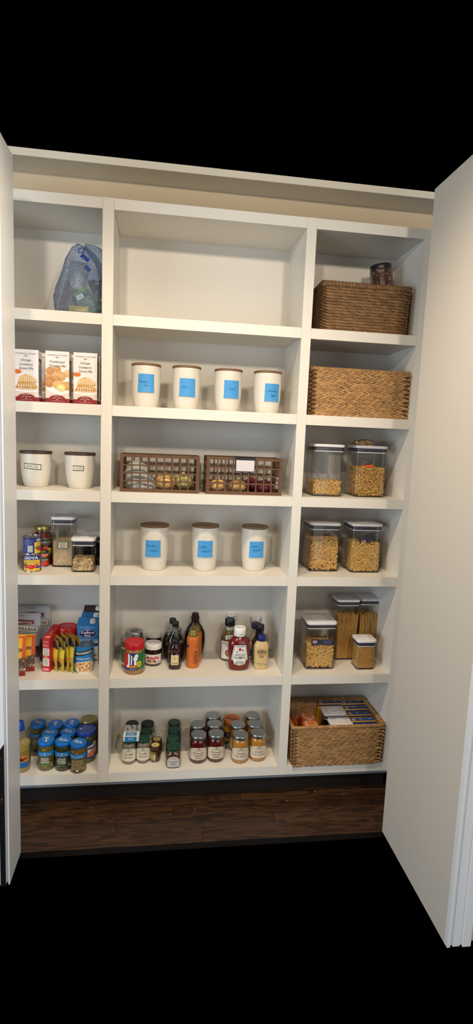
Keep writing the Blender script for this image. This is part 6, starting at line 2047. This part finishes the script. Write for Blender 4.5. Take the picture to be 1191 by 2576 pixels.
xr, yr_, _, _ = cylpos(625, 667.5, 1917.7, 1848, Z6)
sj('front left yellow queso jar with silver lid', xq, yq_, Rs, Hs_, 'yellow')
sj('front right yellow queso jar with silver lid', xr + .001, yr_, Rs, Hs_, 'yellow')
c1, d1 = behind(580.8, 618.7, 1810.7, yq_); sj('yellow queso jar behind the front left queso jar', c1, d1, Rs, Hs_, 'yellow')
c2, d2 = behind(623, 661.8, 1808.4, yr_); sj('yellow queso jar behind the front right queso jar', max(c2, c1 + 2.02 * Rs), d2, Rs, Hs_, 'yellow')
c3, d3 = behind(616.4, 652, 1788.7, d2); sj('yellow queso jar at the very back of the queso jars', c3 + .004, min(d3, DEP - Rs - .002), Rs, Hs_, 'yellow')
# dip jar with an orange printed lid
hd = Hs_ * .92
tx, ty, tr_ = topspot(570, 612, 1797, Z6, hd)
yo_ = min(max(ty, d1 + Rs + tr_ * .86), DEP - tr_ - .003)
t = jar('dip_jar', 'cheese dip jar with an orange lid bearing upside-down lettering', 'jar', tx - .012, yo_, Z6, tr_ * .98, hd, lid_h=.017, lid_r=1.0, lid='lid_orange', fillc=S(190, 130, 44), neck=.92, shoulder=.9)
top_print(t, hd - .0006, lambda p: (p.text('TOSTITOS', 0, tr_ * .15, tr_ * .34, S(40, 30, 30), w=tr_ * 1.5, bold=.05), p.text('SALSA CON QUESO', 0, -tr_ * .35, tr_ * .14, S(110, 40, 20), w=tr_ * 1.0)), rot=pi - .35)
label_on(t, tr_ * .985, hd * .15, hd * .74, 1.5, lambda p, w, h: (p.rect(-w / 2, h * .2, w / 2, h * .62, S(24, 30, 60)), p.text('TOSTITOS', 0, h * .42, h * .2, WHITEC, w=w * .5), p.text('QUESO', 0, h * .8, h * .14, S(180, 40, 30), w=w * .3)), paper=S(206, 150, 60))

# ================================================================ bottom row, right: what lies in the braided basket
bxc, byc, bW, bH6 = b6
zb = Z6 + 0.010
def in_basket(px, py, z):
    return at(px, py, 2, z)
G = 'blue and yellow pasta boxes in the basket'
def pbox(lab, l, r, row_far, ztop, H_, D_, rz=0.0):
    c = at((l + r) / 2, row_far, 2, ztop)
    wl = at(l, row_far, 1, c.y); wr = at(r, row_far, 1, c.y)
    W = wr.x - wl.x
    hz = ztop - zb
    t = carton('pasta_box', lab, 'box', (c.x, c.y - D_ / 2, zb), W, D_, hz, S(226, 170, 40), rz, G)
    p = Print().rect(-W / 2, -D_ / 2 + .003, W / 2, D_ / 2 - .001, S(28, 54, 124))
    p.ring(-W * .36, 0, D_ * .34, D_ * .34, .0012, S(226, 206, 130)).ell(-W * .36, 0, D_ * .22, D_ * .22, S(206, 190, 150)).ell(-W * .36, 0, D_ * .12, D_ * .12, S(40, 50, 90))
    p.lines(-W * .12, -D_ * .25, W * .18, D_ * .2, 3, S(80, 110, 180), seed=7).ell(-W * .08, D_ * .2, W * .04, D_ * .12, S(150, 180, 220)).ell(W * .30, D_ * .12, W * .08, D_ * .10, S(120, 160, 214))
    p.build('top_print', t, flat_top(hz), eps=.0001, off=.0004)
    q = Print().rect(-W / 2, 0, W / 2, hz, S(226, 170, 40)).rect(-W / 2, hz - .012, W / 2, hz - .004, S(28, 54, 124))
    q.build('front_print', t, flat_front(-D_ / 2), eps=.0001, off=.0003)
    return c.y - D_
zt = Z6 + bH6 * .965
def cc(v, w):
    return 690 + v / 3.722, 1700 + w / 3.722
rows_ = [('blue pasta box at the back left of the basket, left of its twin', 398, 612, 236, .034), ('blue pasta box at the back right of the basket', 616, 832, 236, .034), ('first blue pasta box in front of the back pair', 642, 868, 287, .034), ('second blue pasta box in front of the back pair', 672, 898, 336, .036), ('third blue pasta box in front of the back pair', 706, 934, 394, .036), ('blue pasta box nearest the front rim of the basket', 740, 970, 444, .034)]
prev = None
for lab, l, r, far, D_ in rows_:
    (pl, pf), (pr_, _) = cc(l, far), cc(r, far)
    pbox(lab, pl, pr_, pf, zt + (.006 if 'back' in lab[:24] else 0), 0, D_ * .88)
G = 'small white-lidded containers in the basket'
for lab, l, r, far, zz in (('white-lidded container in the basket beside the noodle packs, rear one', 430, 640, 285, zt - .004), ('white-lidded container in the basket nearest the front rim', 492, 702, 385, zt - .004)):
    (pl, pf), (pr_, _) = cc(l, far), cc(r, far)
    c = at((pl + pr_) / 2, pf, 2, zz)
    W = at(pr_, pf, 1, c.y).x - at(pl, pf, 1, c.y).x
    Dd = .076
    pop_container(c.x, c.y - Dd - .002, zb, W - .008, zz - zb, lab, G, Dd)
    cm = tag(MB().rbox(W - .022, Dd - .012, .008, (zz - zb) * .6, r=.006, bev=.001).build('dark_grain', 'kick_dark', None, loc=(c.x, c.y - Dd / 2 - .002, zb)), 'dark grain inside ' + ('the rear' if 'rear' in lab else 'the front') + ' white-lidded container', 'grain', kind='stuff')
# noodle packs
def noodles(lab, corners, z, thick, rz, tilt=0.0):
    (l, f) = corners
    c = at(l, f, 2, z)
    t = thing('noodle_pack', lab, 'packet', (c.x, c.y, z - thick))
    W, D = .078, .078
    mb = MB()
    n = 8
    loops = []
    for i in range(n + 1):
        q = i / n
        hgt = thick * (1 - abs(2 * q - 1) ** 4) + .001
        loops.append([(x_, D * (q - .5), hgt / 2 + hgt / 2 * z_) for x_, z_ in [(W / 2 * cos(a), sin(a)) if abs(cos(a)) < .98 else (W / 2 * math.copysign(1, cos(a)), 0) for a in [2 * pi * k / 16 for k in range(16)]]])
    mb.loft(loops, col=S(206, 92, 36))
    mb.build('wrapper', 'foil', t, attr=True, angle=60)
    p = Print().ell(0, 0, W * .38, D * .40, S(206, 176, 160)).ell(0, 0, W * .30, D * .32, S(206, 120, 60))
    rd = random.Random(int(l))
    for k in range(22):
        a, q = rd.uniform(0, 6.28), rd.random() ** .5
        p.ell(W * .26 * q * cos(a), D * .28 * q * sin(a), W * .05, D * .012, S(*rd.choice([(236, 196, 120), (196, 60, 40), (226, 150, 80), (120, 130, 50)])), n=8, rot=rd.uniform(0, 180)); p.l -= 1
    p.l += 1
    p.text('NOODLE', 0, D * .0, D * .07, S(190, 30, 34), w=W * .4, bold=.03)
    def top(u, v, h):
        q = v / D + .5
        hgt = thick * (1 - abs(2 * q - 1) ** 4) + .001
        return (u, v, hgt / 2 + hgt / 2 * max(0, 1 - (2 * u / W) ** 2) ** .5 + h)
    p.build('print', t, top, step=.008, vstep=.01, off=.0008)
    t.rotation_euler = (tilt, 0, rz)
    # packs underneath share no geometry: each is its own thing
    return c
c1_ = noodles('orange noodle pack lying at the back of the basket, left side', cc(318, 365), zt - .008, .026, .15, .12)
c2_ = noodles('orange noodle pack lying at the front of the basket, left side', cc(345, 440), zt - .012, .026, .1, .14)
st = thing('noodle_stack_box', 'orange cardboard tray under the noodle packs in the basket', 'box', ((c1_.x + c2_.x) / 2, (c1_.y + c2_.y) / 2, zb))
MB().rbox(.074, .15, 0, zt - .040 - zb, r=.002, bev=.001, n=1, col=S(176, 84, 40)).build('box', 'card', st, attr=True, smooth=False)
sidep = at(*cc(200, 400), 2, zt - .01)
t, sf = pouch('noodle_pack', 'orange and blue noodle pack standing upright at the left basket wall', 'packet', (bxc - bW / 2 + .030, sidep.y - .01, zb), .10, zt - zb + .004, .022, S(206, 92, 36), radians(-78), 0.0)
p = Print().rect(-.05, .03, .05, .055, S(40, 60, 120)).ell(0, .09, .03, .022, S(216, 190, 150)).text('NOODLE', 0, .043, .010, WHITEC, w=.06)
p.build('print', t, sf, step=.01, vstep=.01, off=.0008)
# ================================================================ top left: blue carrier bag of groceries
q = at(208, 787, 1, .05)
bb = thing('carrier_bag', 'translucent blue plastic carrier bag full of groceries on the top shelf', 'bag', (q.x, .125, Z1))
rd = random.Random(17)
sc_ = scale_at((q.x, .1, Z1))
def bx(px):
    return at(px, 780, 1, .10).x - q.x
hb_ = at(194, 614, 1, .12).z - Z1
# outline of the bag by height: left and right edge (pixels), leaning to the right
prof_ = [(0.0, 140, 262), (.03, 136, 268), (.12, 134, 272), (.28, 136, 274), (.42, 142, 272), (.55, 148, 268), (.68, 156, 262), (.78, 163, 250), (.88, 171, 238), (.95, 178, 220), (1.0, 190, 200)]
loops = []
N = 40
for i, (v, l, r) in enumerate(prof_):
    cx_ = (bx(l) + bx(r)) / 2
    w_ = (bx(r) - bx(l)) / 2
    d_ = .085 * (1 - v ** 2.2) + .012
    lp = []
    for k in range(N):
        a = 2 * pi * k / N
        cr = 1 + .05 * sin(5 * a + 2.3 * v * 5) + .035 * sin(11 * a + 7 * v) + rd.uniform(-.012, .012)
        lp.append((cx_ + w_ * cr * cos(a), d_ * cr * sin(a), max(.0012, hb_ * v + (.004 * sin(7 * a) if 0 < v < 1 else 0))))
    loops.append(lp)
mb = MB(); mb.loft(loops)
mb.build('film', 'blue_film', bb, angle=70)
# the tied handle flap hanging over to the right
hl = MB()
fl = []
for i, (x_, z_, w_) in enumerate(((bx(218), hb_ * .92, .010), (bx(236), hb_ * .86, .026), (bx(250), hb_ * .80, .034), (bx(262), hb_ * .66, .034), (bx(266), hb_ * .5, .028))):
    fl.append([(x_ + w_ * .5 * cos(a), -.045 - .006 * i + .03 * sin(a), z_ + w_ * .8 * cos(a + .9)) for a in [2 * pi * k / 14 for k in range(14)]])
hl.loft(fl)
hl.build('handle', 'blue_film', bb, angle=70)
p = Print()
blu = S(20, 60, 150)
p.ring(0, .018, .012, .016, .004, blu).text('ime', .034, .004, .022, blu, w=.040, bold=.06).text('m', .072, -.026, .02, blu, w=.026, bold=.05)
def bagfn(u, v, h):
    x0_, z0_ = bx(199), hb_ * .84
    c, s = cos(-.62), sin(-.62)
    X, Z_ = x0_ + u * c - v * s, z0_ + u * s + v * c
    vv = max(0, min(1, Z_ / hb_))
    d_ = .085 * (1 - vv ** 2.2) + .012
    for (va, la, ra), (vb, lb, rb_) in zip(prof_[:-1], prof_[1:]):
        if va <= vv <= vb:
            k = (vv - va) / (vb - va)
            l_, r_ = bx(la + (lb - la) * k), bx(ra + (rb_ - ra) * k)
            break
    f = max(0.0, 1 - ((X - (l_ + r_) / 2) / ((r_ - l_) / 2)) ** 2) ** .5
    return (X, -d_ * 1.06 * f - .004 - h, Z_)
p.build('print', bb, bagfn, step=.006, vstep=.006)
# groceries in the bag
def groc(name, lab, px, py, yy, W, H, D, col, rot, draw=None, cat='packet'):
    c = at(px, py, 1, yy)
    t, sf = pouch(name, lab, cat, (c.x, yy, c.z), W, H, D, col, rot[2], rot[0])
    t.rotation_euler = rot
    if draw:
        p = Print(); draw(p, W, H); p.build('print', t, sf, step=W / 8, vstep=H / 10, off=.0008)
    return t
def grn(p, W, H):
    p.rect(-W * .42, H * .12, W * .42, H * .86, S(46, 70, 40))
    p.lines(-W * .36, H * .2, W * .36, H * .62, 8, S(150, 176, 110), seed=3)
    p.rect(-W * .40, H * .64, -W * .02, H * .84, S(214, 220, 226)).text('A', -W * .2, H * .74, H * .1, S(40, 50, 110))
groc('snack_packet', 'bright green packet with white print in the carrier bag', 236, 786, .085, .075, .105, .016, S(96, 150, 50), (0, radians(-32), 0), grn)
groc('snack_packet', 'clear packet of brown stick snacks in the carrier bag, left side', 168, 783, .10, .07, .12, .03, S(126, 112, 92), (0, radians(14), .2), lambda p, W, H: [p.line([(-W * .3 + W * .1 * k, H * .15), (-W * .1 + W * .09 * k, H * .7)], .004, S(70, 52, 36)) for k in range(5)])
groc('snack_packet', 'yellow packet at the bottom of the carrier bag', 198, 788, .062, .08, .03, .02, S(206, 176, 40), (0, 0, 0))
groc('snack_packet', 'pale crinkled packet in the upper part of the carrier bag', 190, 738, .115, .08, .13, .04, S(170, 170, 166), (0, radians(8), 0), None)
groc('snack_packet', 'brown paper packet in the middle of the carrier bag', 205, 770, .11, .07, .075, .03, S(112, 78, 60), (0, radians(-20), 0), None)
groc('snack_packet', 'dark wrapped packet in the carrier bag beside the divider', 246, 785, .135, .06, .13, .05, S(70, 66, 70), (0, radians(-6), 0), None)

# ================================================================ dark metal strip with brass pin at the left casing
hx = at(6, 1900, 1, -.43)
hw = thing('door_strip', 'dark metal door strip with a brass pin on the left door casing', 'hardware', (-.339, -.430, .0))
hz = MB()
hz.add([(-.009, -.002, .0), (.0085, -.002, .0), (.0085, -.002, .565), (-.009, -.002, .537), (-.009, .005, .0), (.0085, .005, .0), (.0085, .005, .565), (-.009, .005, .537)], [(0, 1, 2, 3), (7, 6, 5, 4), (0, 4, 5, 1), (1, 5, 6, 2), (2, 6, 7, 3), (3, 7, 4, 0)])
hz.build('strip', 'black_plastic', hw, smooth=False)
MB().lathe([(.0022, 0), (.003, .001), (.003, .02), (.0015, .024)], 14).build('pin', 'brass', hw, loc=(.001, -.005, .335))
MB().ball((.001, -.004, .512), .0018, .0018, .004, 10, 6).build('pin', 'brass', hw)
# crumbs on the floor
for i, (px, py, lab) in enumerate(((229, 2033, 'pale crumb on the dark floor, left of the others'), (491, 2037, 'pale crumb on the dark floor near the middle'), (722, 2014, 'pale crumb on the dark floor below the salsa jars'), (793, 1992, 'pale crumb on the dark floor near the right basket'), (866, 2000, 'pale crumb on the dark floor, rightmost one'))):
    c = at(px, py, 2, 0.0)
    o = MB().ball((0, 0, .0012), .0024, .0018, .0014, 7, 5).build('crumb', 'crumb', None, loc=(c.x, c.y, 0.0), rz=i)
    tag(o, lab, 'crumb', 'crumbs on the floor')
